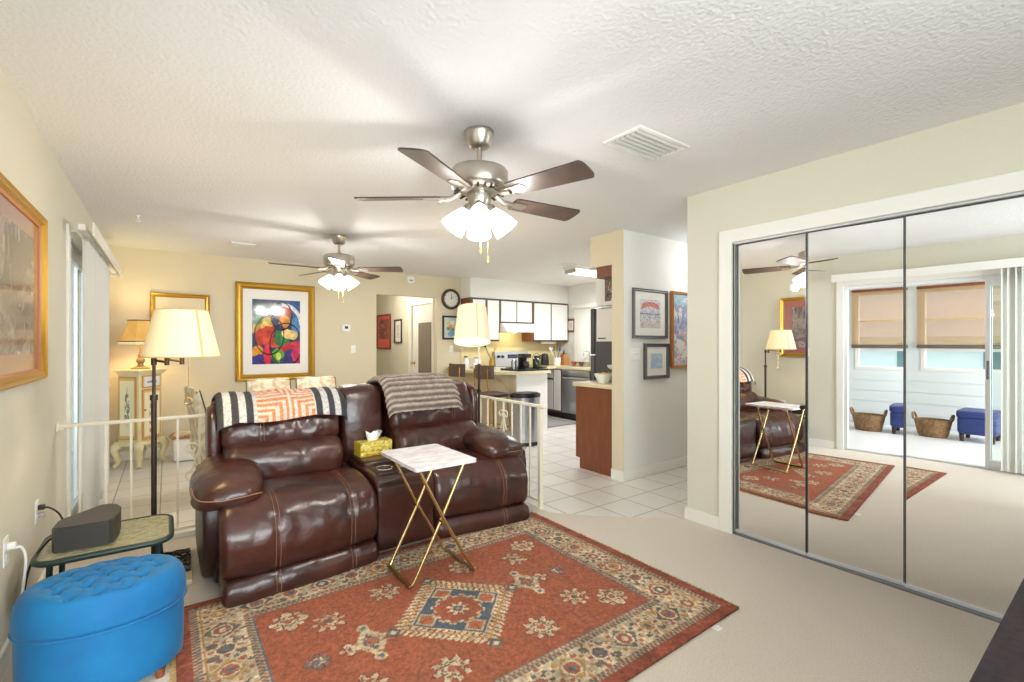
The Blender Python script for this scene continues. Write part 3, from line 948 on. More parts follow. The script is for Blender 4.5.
co, col, nu, nv = drape('', '', 1.61, .62, pth2, None, None, 170, 120, col_fur, disp_fur, .01)
end = np.clip((np.abs(co[..., 0] - 1.61) - .25) / .06, 0, 1)
co[..., 2] -= .035 * end ** 2
blanket_object('fur_throw', 'grey ribbed faux fur throw draped on the right seat back', 'blanket', co, col, nu, nv, VCOL_FABRIC, .012, (1.735, 3.58, 1.03))

# ---------------------------------------------------------------- tissue box on the console
tb = thing('tissue_box', 'yellow patterned tissue box with a white tissue standing on the console lid', 'tissue box', (1.215, 3.36, .522), math.radians(4))
def tcol(nu, nv, sd):
    U, V = np.meshgrid(np.linspace(0, 1, nu + 1), np.linspace(0, 1, nv + 1))
    a = vnoise(U + 1, V + 1, 16, sd); b2 = vnoise(U + 1, V + 1, 11, sd + 5)
    C = np.zeros(U.shape + (3,)); C[:] = (214, 186, 52)
    C[a > .58] = (240, 228, 150); C[b2 > .68] = (176, 138, 34); C[(a < .25)] = (236, 206, 70)
    return C
part('carton', mat('tissue_yellow', (214, 186, 52), .5), tb, lambda bm: box(bm, -.12, .12, -.06, .06, 0, .1, bev=.002), False, True)
q = colour_grid('printed_front', (-.119, -.0612, .002), (.238, 0, 0), (0, 0, .096), 48, 20, tcol(48, 20, 3), VCOL_PRINT); q.parent = tb
q = colour_grid('printed_top', (-.119, -.059, .1008), (.238, 0, 0), (0, .118, 0), 48, 24, tcol(48, 24, 9), VCOL_PRINT); q.parent = tb
def tissue(bm):
    n = 26
    rings = []
    for i in range(7):
        z = .100 + .058 * i / 6
        ring = []
        for k in range(n):
            a = 2 * PI * k / n
            r = (.026 + .022 * i / 6) * (1 + .28 * math.sin(5 * a + i * .3) + .12 * math.sin(9 * a))
            ring.append(bm.verts.new((r * math.cos(a) * 1.15, r * math.sin(a) * .5, z + (.014 * math.sin(3 * a) if i == 6 else 0))))
        rings.append(ring)
    for A, B2 in zip(rings, rings[1:]):
        for k in range(n): bm.faces.new((A[k], A[(k + 1) % n], B2[(k + 1) % n], B2[k]))
    top = bm.verts.new((0, 0, .135))
    for k in range(n): bm.faces.new((rings[-1][k], rings[-1][(k + 1) % n], top))
part('tissue', mat('tissue_paper', (246, 246, 246), .9), tb, tissue, local=True, ang=180)

# ---------------------------------------------------------------- folding tray table
tt = thing('folding_tray_table', 'small folding tray table with marble look top and brass X legs', 'table', (1.228, 2.50, .01))
MARB = mat('marble_laminate', (238, 234, 236), .25, vary=(9, (216, 210, 212), .10, (1, 2.2, 1)))
def traytop(bm):
    poly = []
    for cx, cy, a0 in ((1.395, 2.735, 0), (1.06, 2.735, 90), (1.06, 2.27, 180), (1.395, 2.27, 270)):
        for i in range(7):
            a = math.radians(a0 + 15 * i); poly.append((cx + .022 * math.cos(a), cy + .022 * math.sin(a)))
    prism(bm, poly, .657, .675)
part('tray_top', MARB, tt, traytop, ang=30)
TRB = mat('pale_brass', (206, 184, 132), .25, 1.0)
# frame A: bottom bar on the left, legs rising to the right; inner pair
for yl, yb, ye in ((2.33, 2.338, 2.36), (2.64, 2.632, 2.61)):
    part('leg', TRB, tt, lambda bm: tube(bm, [(1.375, yl, .645), (1.225, yl, .34), (1.07, yl, .05)] + spline([(1.07, yl, .05), (1.05, yb, .022), (1.048, ye, .02)], 8), .0095, 10))
part('top_bar', TRB, tt, lambda bm: tube(bm, [(1.375, 2.32, .645), (1.375, 2.65, .645)], .0095, 10))
part('foot_bar', BRASS, tt, lambda bm: tube(bm, [(1.048, 2.34, .0215), (1.048, 2.63, .0215)], .0115, 12))
for yl in (2.305, 2.665):
    part('leg', TRB, tt, lambda bm: tube(bm, [(1.085, yl, .645), (1.24, yl, .34), (1.425, yl, .020)], .0095, 10))
part('top_bar', TRB, tt, lambda bm: tube(bm, [(1.085, 2.30, .645), (1.085, 2.67, .645)], .0095, 10))
part('foot_bar', TRB, tt, lambda bm: tube(bm, [(1.421, 2.305, .027), (1.421, 2.665, .027)], .008, 10))
for y0 in (2.298, 2.632): part('hinge', BRASS, tt, lambda bm: cyl(bm, (1.2265, y0, .345), (1.2265, y0 + .04, .345), .011, n=14))
part('clip', NICKEL, tt, lambda bm: [box(bm, x - .014, x + .014, y - .02, y + .02, .636, .658, bev=.003) for x, y in ((1.085, 2.33), (1.085, 2.64), (1.375, 2.35), (1.375, 2.62))])

# ---------------------------------------------------------------- tufted oval ottoman
OT = (-.197, 2.455); OA, OB, OR = .262, .195, math.radians(-4)
ot = thing('tufted_ottoman', 'oval blue velvet ottoman with button tufted lid beside the left wall', 'ottoman', (OT[0], OT[1], 0), OR)
def oval(bm, prof):
    lathe(bm, prof, 64, Matrix.Diagonal((OA, OB, 1, 1)))
part('body', VELVET, ot, lambda bm: oval(bm, [(0, .035), (.93, .035), (.965, .045), (.975, .1), (.98, .2), (.975, .268), (.94, .275), (0, .275)]), local=True)
OZ = .415
tufts = []
for r_ in range(-2, 3):
    for c_ in range(-4, 5):
        x = c_ * .085 + (.0425 if r_ % 2 else 0); y = r_ * .075
        if (x / OA) ** 2 + (y / OB) ** 2 < .70: tufts.append((x, y))
def lid(bm):
    nr, na = 44, 110
    rows = []
    for i in range(nr + 1):
        t = i / nr
        row = []
        for k in range(na):
            a = 2 * PI * k / na
            if t < .7: r = t / .7 * .86; z = OZ - .012 * (r / .86) ** 2
            else:
                b_ = (t - .7) / .3 * PI * .62
                r = .86 + .15 * math.sin(b_) if b_ < PI / 2 else .86 + .15 - .02 * (1 - math.sin(b_))
                z = OZ - .012 - (1 - math.cos(b_)) * .092
            x, y = r * OA * math.cos(a), r * OB * math.sin(a)
            dz = 0
            if r < .93:
                w_ = min(1, (.93 - r) / .12)
                ds = sorted((math.hypot(x - p, y - q), p, q) for p, q in tufts)[:3]
                d0, d1_ = ds[0][0], ds[1][0]
                dz -= .018 * math.exp(-(d0 / .013) ** 2) + .010 * math.exp(-(d0 / .035) ** 2)
                # pleats run along the lines that join neighbouring buttons
                (_, px_, py_), (_, qx, qy) = ds[0], ds[1]
                ex, ey = qx - px_, qy - py_; l_ = math.hypot(ex, ey)
                if l_ < .10:
                    dist = abs((x - px_) * ey - (y - py_) * ex) / l_
                    dz -= .006 * math.exp(-(dist / .008) ** 2)
                dz = dz * w_ + .008 * w_
            row.append(bm.verts.new((x, y, z + dz)))
        rows.append(row)
    for A, B2 in zip(rows[1:], rows[2:]):
        for k in range(na): bm.faces.new((A[k], A[(k + 1) % na], B2[(k + 1) % na], B2[k]))
    c = rows[0][0]
    for k in range(na): bm.faces.new((c, rows[1][k], rows[1][(k + 1) % na]))
    for v in rows[0][1:]: bm.verts.remove(v)
    bm.faces.new(rows[-1][::-1])
ld = part('tufted_lid', VELVET, ot, lid, local=True, ang=180)
for x, y in tufts:
    part('button', VELVET, ld, lambda bm: puff(bm, (x, y, OZ - .020), (.017, .017, .009), 2.2, 6), local=True)
part('piping', VELVET, ot, lambda bm: tube(bm, [(1.0 * OA * math.cos(2 * PI * k / 80), 1.0 * OB * math.sin(2 * PI * k / 80), .272) for k in range(80)], .006, 8, True), local=True)
for sx, sy in ((-.7, -.55), (.7, -.55), (-.7, .55), (.7, .55)):
    part('foot', WOODB, ot, lambda bm: cyl(bm, (sx * OA, sy * OB, 0), (sx * OA, sy * OB, .036), .014, .018, 14), local=True)

# ---------------------------------------------------------------- glass side table, speaker, power strip, cords
GREEN = mat('dark_green_enamel', (34, 54, 50), .35)
gt = thing('glass_side_table', 'low patio side table with pebbled glass top and dark green frame', 'table', (-.215, 2.97, 0))
TX0, TX1, TY0, TY1, TZ = -.46, .015, 2.775, 3.185, .40
def rrect(x0, x1, y0, y1, r, n=8):
    out = []
    for cx, cy, a0 in ((x1 - r, y1 - r, 0), (x0 + r, y1 - r, 90), (x0 + r, y0 + r, 180), (x1 - r, y0 + r, 270)):
        for i in range(n + 1):
            a = math.radians(a0 + 90 * i / n); out.append((cx + r * math.cos(a), cy + r * math.sin(a)))
    return out
part('frame', GREEN, gt, lambda bm: tube(bm, [(x, y, TZ - .012) for x, y in rrect(TX0, TX1, TY0, TY1, .07)], .0135, 10, True))
PEB = mat('pebbled_glass', (190, 182, 146), .1, vary=(30, (146, 146, 112), .25), bump=(70, .8, 3, .01), spec=.7)  # mottling mixes pebble pattern with reflections put into the colour
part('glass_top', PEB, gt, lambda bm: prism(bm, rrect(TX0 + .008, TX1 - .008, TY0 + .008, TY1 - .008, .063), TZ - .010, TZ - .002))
for x, y, ox, oy in ((TX0 + .05, TY0 + .05, -.01, -.01), (TX1 - .05, TY0 + .05, .03, -.02), (TX0 + .05, TY1 - .05, -.01, .02), (TX1 - .05, TY1 - .05, .03, .02)):
    part('leg', GREEN, gt, lambda bm: tube(bm, spline([(x, y, TZ - .02), (x + ox * .3, y + oy * .3, .2), (x + ox, y + oy, .0)], 12), .0115, 10))
sp = thing('speaker_box', 'charcoal grey angular electronic box sitting on the glass side table', 'electronics', (-.29, 2.985, TZ))
SPK = mat('charcoal_plastic', (58, 54, 52), .42, bump=(400, .1))
def spk(bm):
    poly = [(-.392, 2.845), (-.225, 2.832)] + [(-.198 + .03 * (1 - math.cos(math.radians(a))) * -1 + 0.0, 2.85 + .0 + a / 90 * .02) for a in (0, 45, 90)]
    poly = [(-.40, 2.85), (-.215, 2.835), (-.20, 2.85), (-.185, 2.94), (-.185, 3.06), (-.20, 3.11), (-.235, 3.14), (-.27, 3.145), (-.405, 2.98), (-.41, 2.87)]
    prism(bm, poly, TZ + .006, TZ + .112)
    bmesh.ops.bevel(bm, geom=[e for e in bm.edges if abs(e.verts[0].co.z - e.verts[1].co.z) < .001 and e.verts[0].co.z > TZ + .1], offset=.006, segments=2, affect='EDGES')
part('case', SPK, sp, spk, ang=25)
part('foot', BLACK, sp, lambda bm: [cyl(bm, (x, y, TZ - .003), (x, y, TZ + .007), .012, n=12) for x, y in ((-.37, 2.88), (-.22, 2.87), (-.22, 3.08))])
ps = thing('power_strip', 'beige power strip with plugged cords on the carpet by the sofa arm', 'power strip', (.092, 3.27, 0), math.radians(-2))
def pst(bm): box(bm, -.027, .027, -.15, .13, .001, .032, bev=.008)
part('housing', mat('beige_plastic', (206, 184, 140), .5), ps, pst, local=True)
for i, y in enumerate((-.02, .04, .1)):
    part('plug', BLACK, ps, lambda bm: (box(bm, -.018, .018, y - .014, y + .014, .031, .062, bev=.005), tube(bm, spline([(0, y, .055), (.0, y + .02, .075), (-.015, y + .06, .05), (-.03, y + .12, .02)], 14), .0045, 7)), local=True)
def cord(label, pts, r, m, n=60):
    o = part('power_cable', m, None, lambda bm: tube(bm, spline(pts, n), r, 7))
    return tag(o, label, 'cord')
cord('black coil of tangled cords heaped under the glass table near the lamp', [(.04 + .075 * math.cos(a * .9), 3.54 + .065 * math.sin(a * 1.07) , .012 + .006 * (i % 7)) for i, a in enumerate([j * .8 for j in range(42)])], .005, BLACK, 260)
cord('black cord from the wall outlet to the charcoal box', [(LW + .028, 3.37, .48), (LW + .05, 3.35, .485), (-.44, 3.26, .47), (-.40, 3.16, .42), (-.395, 3.10, .415), (-.38, 3.03, .43)], .0045, BLACK)
cord('black cord falling from the charcoal box behind the blue ottoman', [(-.405, 2.93, .45), (-.43, 2.92, .44), (-.48, 2.90, .36), (-.50, 2.88, .22), (-.49, 2.86, .08), (-.44, 2.9, .006), (-.3, 3.0, .006)], .0045, BLACK)
cord('white cord hanging from the nearer wall outlet to the floor', [(LW + .028, 2.80, .475), (LW + .05, 2.80, .47), (LW + .06, 2.81, .40), (LW + .045, 2.80, .2), (LW + .05, 2.76, .05), (LW + .08, 2.70, .008), (-.40, 2.70, .008)], .005, WHITE_PLASTIC)

# ---------------------------------------------------------------- pictures, plates and clock on the walls
def frame_sweep(bm, w, h, prof):
    """mitred frame; prof = [(inset from outer edge, y)]; wall at y=0, room towards -y"""
    rings = []
    for d, y in prof:
        a, b = w / 2 - d, h / 2 - d
        rings.append([bm.verts.new(p) for p in ((-a, y, -b), (a, y, -b), (a, y, b), (-a, y, b))])
    for A, B2 in zip(rings, rings[1:]):
        for k in range(4): bm.faces.new((A[k], A[(k + 1) % 4], B2[(k + 1) % 4], B2[k]))
    A, B2 = rings[-1], rings[0]
    for k in range(4): bm.faces.new((A[k], A[(k + 1) % 4], B2[(k + 1) % 4], B2[k]))


def framed(name, label, loc, rotz, w, h, fw, dep, fm, mw, colf, mboard=MATB, res=90, gloss=False, lip=None):
    t = thing(name, label, 'picture', loc, rotz)
    part('frame', fm, t, lambda bm: frame_sweep(bm, w, h, [(0, -.001), (0, -dep * .7), (fw * .18, -dep), (fw * .45, -dep * .8), (fw * .7, -dep * .85), (fw, -dep * .45), (fw, -.001)]), False, True)
    if lip: part('inner_lip', lip, t, lambda bm: frame_sweep(bm, w - 2 * fw + .004, h - 2 * fw + .004, [(0, -.001), (0, -dep * .55), (.012, -dep * .42), (.012, -.001)]), False, True)
    iw, ih = w - 2 * fw, h - 2 * fw
    if mw:
        part('mat_board', mboard, t, lambda bm: box(bm, -iw / 2, iw / 2, -dep * .3, -.001, -ih / 2, ih / 2), False, True)
    pw, ph = (iw - 2 * mw, ih - 2 * mw) if not isinstance(mw, tuple) else (iw - 2 * mw[0], ih - 2 * mw[1])
    nu, nv = res, int(res * ph / pw)
    U, V = np.meshgrid(np.linspace(0, 1, nu + 1), np.linspace(0, 1, nv + 1))
    q = colour_grid('print', (-pw / 2, -dep * .3 - .002, -ph / 2), (pw, 0, 0), (0, 0, ph), nu, nv, np.clip(colf(U, V), 0, 255), VCOL_GLOSS if gloss else VCOL_PRINT)
    q.parent = t
    return t


def blob(C, U, V, cx, cy, rx, ry, col, ang=0, seed=0, rough=.25):
    c, s = math.cos(ang), math.sin(ang)
    x, y = (U - cx) * c + (V - cy) * s, -(U - cx) * s + (V - cy) * c
    n = vnoise(U + 1, V + 1, 14, seed)
    C[(x / rx) ** 2 + (y / ry) ** 2 < 1 + rough * (n - .5) * 3] = col


def art_abstract(U, V):
    C = np.zeros(U.shape + (3,)); C[:] = (50, 56, 92)
    for i, (cx, cy, rx, ry, col, an) in enumerate([
        (.15, .75, .25, .3, (44, 70, 84), 0), (.2, .58, .2, .13, (196, 150, 60), .4), (.30, .62, .12, .12, (216, 190, 90), 0), (.12, .68, .1, .06, (70, 130, 80), .5),
        (.9, .9, .3, .25, (58, 96, 150), 0), (.95, .62, .16, .12, (84, 132, 190), 0), (.66, .82, .17, .12, (178, 74, 52), .3), (.66, .66, .12, .1, (214, 140, 60), -.4),
        (.25, .44, .22, .14, (190, 62, 46), .3), (.38, .34, .18, .07, (206, 78, 60), -.2), (.60, .40, .16, .13, (58, 120, 72), 0), (.78, .46, .19, .075, (226, 196, 130), -.15), (.80, .28, .25, .06, (190, 60, 70), .2),
        (.30, .14, .08, .16, (216, 50, 80), 0), (.1, .2, .11, .08, (220, 150, 40), .2), (.12, .08, .12, .07, (60, 54, 130), 0), (.52, .13, .13, .12, (90, 160, 70), .2), (.54, .12, .05, .06, (210, 214, 90), 0),
        (.78, .12, .14, .1, (70, 52, 120), 0), (.93, .15, .1, .17, (200, 60, 100), 0), (.68, .05, .1, .05, (54, 60, 110), 0), (.45, .85, .15, .1, (58, 74, 100), 0)]):
        blob(C, U, V, cx, cy, rx, ry, col, an, i)
    r = np.hypot((U - .62), (V - .62) * 1.3)
    C[(r > .36) & (r < .44) & (U > .6) & (V > .62)] = (222, 222, 224)
    for cx, cy, R in ((.35, .45, .3), (.7, .3, .34), (.6, .75, .22)):
        rr = np.hypot(U - cx, (V - cy)); C[np.abs(rr - R) < .011] = (30, 28, 40)
    return C * (.85 + .3 * vnoise(U, V, 22, 4)[..., None])


def art_engraving(U, V):
    n = vnoise(U + 1, V + 1, 9, 2); m_ = vnoise(U + 1, V + 1, 40, 3)
    C = np.zeros(U.shape + (3,)); C[:] = (224, 210, 178)
    d = ((U - .5) / .2) ** 2 + ((V - .62) / .3) ** 2
    C[d < 1] = (120, 108, 92); C[(d < .8) & (m_ > .5)] = (70, 64, 58)
    C[(V < .3 + .1 * n)] = (176, 160, 130)
    return C


def art_glare_washed(U, V):  # low contrast greys, glare on the glazing put into the print colours
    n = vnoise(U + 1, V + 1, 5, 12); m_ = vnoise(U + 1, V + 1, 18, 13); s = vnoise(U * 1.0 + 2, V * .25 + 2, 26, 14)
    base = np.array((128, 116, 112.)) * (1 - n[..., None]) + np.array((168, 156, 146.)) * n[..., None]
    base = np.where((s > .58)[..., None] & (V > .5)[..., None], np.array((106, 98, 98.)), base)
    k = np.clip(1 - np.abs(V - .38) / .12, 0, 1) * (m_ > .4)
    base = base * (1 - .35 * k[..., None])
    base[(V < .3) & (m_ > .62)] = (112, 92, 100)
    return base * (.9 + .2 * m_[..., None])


def art_town(U, V):
    n = vnoise(U + 1, V + 1, 12, 22); m_ = vnoise(U + 1, V + 1, 30, 23)
    C = np.zeros(U.shape + (3,)); C[:] = (222, 218, 224)
    C[(V > .3) & (m_ > .55)] = (176, 178, 196)
    roof = (np.abs(V - .74 - .1 * (1 - ((U - .5) / .42) ** 2)) < .085) & (np.abs(U - .5) < .42)
    C[roof] = (214, 128, 110); C[roof & (m_ > .6)] = (176, 110, 110)
    C[(V > .35) & (V < .48) & (n > .45)] = (150, 176, 178)
    C[(V < .22)] = (214, 206, 200); C[(V < .3) & (m_ > .62)] = (170, 160, 158)
    C[(np.abs(V - .5) < .012)] = (120, 116, 140)
    return C


def art_sky(U, V):
    n = vnoise(U + 1, V + 1, 8, 32)[..., None]
    C = np.array((140, 172, 204.)) * (1 - n) + np.array((206, 216, 226.)) * n
    C[((U - .55) / .16) ** 2 + ((V - .5) / .12) ** 2 < .6] = (168, 184, 214)
    return C


def art_impress(U, V):
    a, b, c = (vnoise(U + 1, V + 1, f, 40 + f) for f in (7, 13, 28))
    C = np.zeros(U.shape + (3,)); C[:] = (204, 206, 214)
    C[a > .55] = (140, 158, 196); C[(b > .6) & (V > .3)] = (92, 108, 160); C[(c > .68)] = (214, 130, 110)
    C[(a < .3)] = (226, 214, 196); C[(b < .25) & (V > .5)] = (70, 78, 120); C[(V > .85) & (b > .4)] = (120, 170, 190); C[(c < .2)] = (96, 130, 110)
    return C * .62 + np.array((206, 210, 218.)) * .38


def art_red(U, V):
    c = vnoise(U + 1, V + 1, 20, 51)
    C = np.zeros(U.shape + (3,)); C[:] = (150, 70, 60)
    C[c > .5] = (96, 62, 58); C[c > .72] = (196, 150, 130)
    C[V < .2] = (222, 108, 92)
    return C


def art_flowers(U, V):
    C = np.zeros(U.shape + (3,)); C[:] = (196, 208, 196)
    for i, (cx, cy, col) in enumerate([(.3, .7, (226, 190, 110)), (.6, .75, (236, 236, 226)), (.45, .55, (214, 150, 120)), (.7, .55, (230, 210, 140)), (.3, .45, (120, 150, 110)), (.6, .4, (110, 150, 120))]):
        blob(C, U, V, cx, cy, .13, .1, col, 0, i)
    blob(C, U, V, .5, .2, .25, .15, (110, 160, 190), 0, 9)
    return C


def art_pale(U, V):
    c = vnoise(U + 1, V + 1, 12, 61)
    C = np.zeros(U.shape + (3,)); C[:] = (222, 216, 208); C[c > .62] = (170, 160, 160)
    return C


BLACKF = mat('black_frame', (40, 38, 40), .4); GREYF = mat('pewter_frame', (92, 88, 92), .35, .4)
OAKF = mat('oak_frame', (186, 122, 66), .45); REDF = mat('red_brown_frame', (110, 46, 36), .45)
HP = PI / 2
framed('framed_picture', 'large gold framed colourful abstract print on the back wall', (1.19, BW, 1.487), 0, .965, 1.29, .075, .045, GOLD, (.115, .14), art_abstract, MATB, 110, True, GOLD)
framed('framed_picture', 'gold framed faded engraving on the back wall behind the lamp shades', (.135, BW, 1.63), 0, .59, .61, .05, .035, GOLD, (.09, .1), art_engraving, mat('cream_mat', (226, 214, 180), .6), 50)
framed('framed_picture', 'wide gold framed washed landscape with rose mat on the left wall', (LW, 2.93, 1.56), HP, .96, .83, .045, .04, GOLD, (.12, .09), art_glare_washed, mat('rose_mat', (156, 92, 82), .18, coat=1, spec=.6), 90, True, OAKF)  # maroon mat, lightened by glare painted into its colour
framed('framed_picture', 'pewter framed print of a red roofed house, upper left of the white wall group', (3.975, 3.02, 1.632), 0, .55, .50, .03, .03, GREYF, (.08, .075), art_town, MATB, 70)
framed('framed_picture', 'small dark framed pale blue print below the red roofed house print', (4.075, 3.02, 1.148), 0, .40, .365, .035, .035, GREYF, (.07, .07), art_sky, MATB, 50)
framed('framed_picture', 'oak framed blue and pink painting beside the beige wall corner', (4.66, 3.02, 1.48), 0, .68, .82, .03, .045, OAKF, 0, art_impress, MATB, 90)
framed('framed_picture', 'red matted picture in a dark red frame deep in the hall', (3.6, 9.32, 1.575), -HP, .74, .71, .03, .03, REDF, (.07, .07), art_red, mat('coral_mat', (226, 104, 86), .6), 40)
framed('framed_picture', 'narrow dark framed pale print in the hall nearer the white door', (3.6, 8.57, 1.57), -HP, .34, .46, .03, .03, BLACKF, (.07, .07), art_pale, MATB, 30)
framed('framed_picture', 'black framed flower print hanging under the wall clock', (3.86, BW, 1.60), 0, .33, .40, .03, .03, BLACKF, 0, art_flowers, MATB, 40)
framed('framed_picture', 'small brown framed print between kitchen cabinets and window blind', (6.26, 6.57, 1.68), -HP, .22, .26, .04, .03, WOODB, (.04, .03), art_pale, MATB, 24)

ck = thing('wall_clock', 'round dark rimmed wall clock with cream face on the back wall', 'clock', (3.85, BW, 2.08))
RX = Matrix.Rotation(HP, 4, 'X')
part('rim', mat('bronze_rim', (70, 62, 52), .45), ck, lambda bm: lathe(bm, [(.13, 0), (.13, .03), (.14, .042), (.155, .045), (.17, .035), (.175, .0)], 48, RX), local=True)
part('dial', mat('clock_dial', (226, 224, 212), .5), ck, lambda bm: cyl(bm, (0, -.001, 0), (0, -.02, 0), .135, n=48), local=True)
for a, l in ((40, .06), (3, .09)):
    part('hand', BLACK, ck, lambda bm: box(bm, -.004, .004, -.024, -.022, -.01, l, M=Matrix.Rotation(math.radians(a), 4, 'Y')), False, True)
for k in range(12):
    part('hour_mark', BLACK, ck, lambda bm: box(bm, -.003, .003, -.0225, -.0195, .105, .125, M=Matrix.Rotation(k * PI / 6, 4, 'Y')), False, True)

def plate(name, label, cat, loc, rotz, gangs, kind):
    t = thing(name, label, cat, loc, rotz)
    w = .07 + .046 * (gangs - 1)
    part('cover_plate', WHITE_PLASTIC, t, lambda bm: box(bm, -w / 2, w / 2, -.006, -.0005, -.058, .058, bev=.003), False, True)
    for g in range(gangs):
        x = (g - (gangs - 1) / 2) * .046
        if kind == 'switch':
            part('toggle', WHITE_PLASTIC, t, lambda bm: box(bm, x - .005, x + .005, -.018, -.005, -.002, .014, bev=.002), False, True)
        else:
            for z in (-.021, .021):
                part('socket', mat('socket_face', (214, 212, 206), .4), t, lambda bm: box(bm, x - .016, x + .016, -.009, -.005, z - .014, z + .014, bev=.006), False, True)
    return t
plate('light_switch', 'white switch plate on the back wall below the thermostat', 'switch', (2.22, BW, 1.25), 0, 1, 'switch')
plate('light_switch', 'triple white switch plate beside the dark framed blue print', 'switch', (3.745, 3.02, 1.225), 0, 3, 'switch')
plate('light_switch', 'white switch plate under the flower print near the clock', 'switch', (3.86, BW, 1.24), 0, 1, 'switch')
plate('light_switch', 'white switch plate on the left wall seen in the closet mirror', 'switch', (LW, 2.19, 1.22), HP, 1, 'switch')
plate('wall_outlet', 'white outlet with black plug on left wall behind the charcoal box', 'outlet', (LW, 3.37, .467), HP, 1, 'socket')
plate('wall_outlet', 'white outlet with white cords on left wall above the blue ottoman', 'outlet', (LW, 2.80, .467), HP, 1, 'socket')
plate('wall_outlet', 'grey outlet on the kitchen wall behind the floor lamp shade', 'outlet', (4.12, BW, 1.24), 0, 1, 'socket')
for y, z, m_ in ((3.37, .487, BLACK), (3.37, .447, mat('grey_plug', (170, 166, 158), .5)), (2.80, .487, WHITE_PLASTIC)):
    tag(part('power_plug', m_, None, lambda bm: box(bm, LW + .008, LW + .034, y - .014, y + .014, z - .012, z + .012, bev=.004)),
        {.487: ('black plug in the upper socket of the outlet by the charcoal box' if y > 3 else 'white plug in the outlet above the blue ottoman'), .447: 'grey plug in the lower socket of the outlet by the charcoal box'}[z], 'plug')
th = thing('thermostat', 'white wall thermostat with dark screen right of the abstract print', 'thermostat', (2.11, BW, 1.56))
part('case', WHITE_PLASTIC, th, lambda bm: box(bm, -.06, .06, -.028, -.0005, -.05, .05, bev=.008), local=True)
part('screen', mat('thermostat_screen', (70, 78, 78), .2), th, lambda bm: box(bm, -.022, .026, -.0295, -.026, -.012, .026), False, True)
sd = thing('smoke_detector', 'white sensor box high on the back wall near the ceiling', 'detector', (3.12, BW, 2.345))
part('case', WHITE_PLASTIC, sd, lambda bm: puff(bm, (0, -.022, 0), (.12, .04, .11), 6, 8), local=True)
part('grille', mat('sensor_grey', (150, 148, 142), .5), sd, lambda bm: box(bm, -.03, .03, -.0435, -.04, -.02, .0), False, True)

# ---------------------------------------------------------------- railings around the seating corner
def baluster(t, x, y, z0, z1, m=RAILP, r=.0065):
    part('baluster', m, t, lambda bm: box(bm, x - r, x + r, y - r, y + r, z0, z1), False)
def scroll(t, cx, cy, ux, uy, zc, s=1, k=1.0):
    def f(bm):
        for sgn in (-1, 1):
            pts = []
            for i in range(28):     # c-scroll
                a = i / 27 * 2.0 * PI * 1.05
                r = .045 * k * (1 - .62 * i / 27)
                l = sgn * (.047 * k - r * math.cos(a)); z = zc + s * (r * math.sin(a) + .0)
                pts.append((cx + ux * l, cy + uy * l, z))
            pts2 = [(cx + ux * sgn * .055 * k, cy + uy * sgn * .055 * k, zc - s * .17 * k), (cx + ux * sgn * .03 * k, cy + uy * sgn * .03 * k, zc - s * .10 * k), (cx + ux * sgn * .004, cy + uy * sgn * .004, zc - s * .02)]
            tube(bm, spline(pts2, 10) + [Vector(p) for p in pts][:28], .0055, 6)
    part('scroll', RAILP, t, f)
RZ = .835
rl = thing('railing', 'cream wrought iron railing with scrolls running behind the sofa to the left wall', 'railing', (.94, 3.93, 0))
part('top_rail', RAILP, rl, lambda bm: box(bm, LW + .002, 2.445, 3.912, 3.948, RZ - .022, RZ, bev=.005))
part('bottom_rail', RAILP, rl, lambda bm: box(bm, LW + .002, 2.445, 3.918, 3.942, .055, .072))
for i in range(24):
    baluster(rl, -.435 + i * .1235, 3.93, .07, RZ - .02)
for i, zz in ((5, .60), (5, .42), (12, .60)):
    scroll(rl, -.435 + i * .1235, 3.93, 1, 0, zz, 1 if zz > .5 else -1)
part('wall_bracket', RAILP, rl, lambda bm: (box(bm, LW + .0005, LW + .01, 3.905, 3.955, RZ - .04, RZ + .008, bev=.003), box(bm, LW + .008, LW + .03, 3.924, 3.936, RZ - .035, RZ - .02)))
rr = thing('railing', 'cream wrought iron railing beside the sofa right arm ending at a post', 'railing', (2.42, 3.4, 0))
part('top_rail', RAILP, rr, lambda bm: box(bm, 2.402, 2.438, 2.86, 3.91, RZ - .022, RZ, bev=.005))
part('bottom_rail', RAILP, rr, lambda bm: box(bm, 2.408, 2.432, 2.90, 3.91, .055, .072))
part('post', RAILP, rr, lambda bm: (box(bm, 2.404, 2.436, 2.883, 2.915, 0, RZ - .02), box(bm, 2.395, 2.445, 2.874, 2.924, 0.0, .012), puff(bm, (2.42, 2.865, RZ - .014), (.046, .06, .034), 3, 8)))
for i in range(7):
    baluster(rr, 2.42, 3.03 + i * .127, .07, RZ - .02)
scroll(rr, 2.42, 3.03 + 3 * .127, 0, 1, .70, 1, .8)
struct('trim_4', TRIM, lambda bm: (box(bm, LW, 2.44, 3.93, 3.975, -.012, .03), box(bm, 2.42, 2.44, 2.95, 3.93, -.012, .004)))

# ---------------------------------------------------------------- floor lamps
def lampshade(label_mat, r0, r1, z0, z1, seam_a, cx=0, cy=0):
    def f(bm):
        lathe(bm, [(r0, z0), (r0 * .999, z0 + .008), (r1, z1), (r1 - .003, z1), (r0 - .003, z0 + .004), (r0 - .003, z0), (r0, z0)], 56, Matrix.Translation((cx, cy, 0)))
    return f
SHADE = mat('lit_linen_shade', (238, 222, 182), .9, emit=((255, 222, 150), .26))
SHADE2 = mat('lit_linen_shade_pale', (236, 224, 196), .9, emit=((255, 228, 176), .22))
INSIDE = mat('lit_shade_lining', (255, 250, 238), .9, emit=((255, 250, 236), 1.3))
SEAM = mat('shade_seam_tape', (206, 178, 122), .9, emit=((240, 204, 130), .12))
BRONZE = mat('oil_rubbed_bronze', (66, 54, 46), .4, .75)

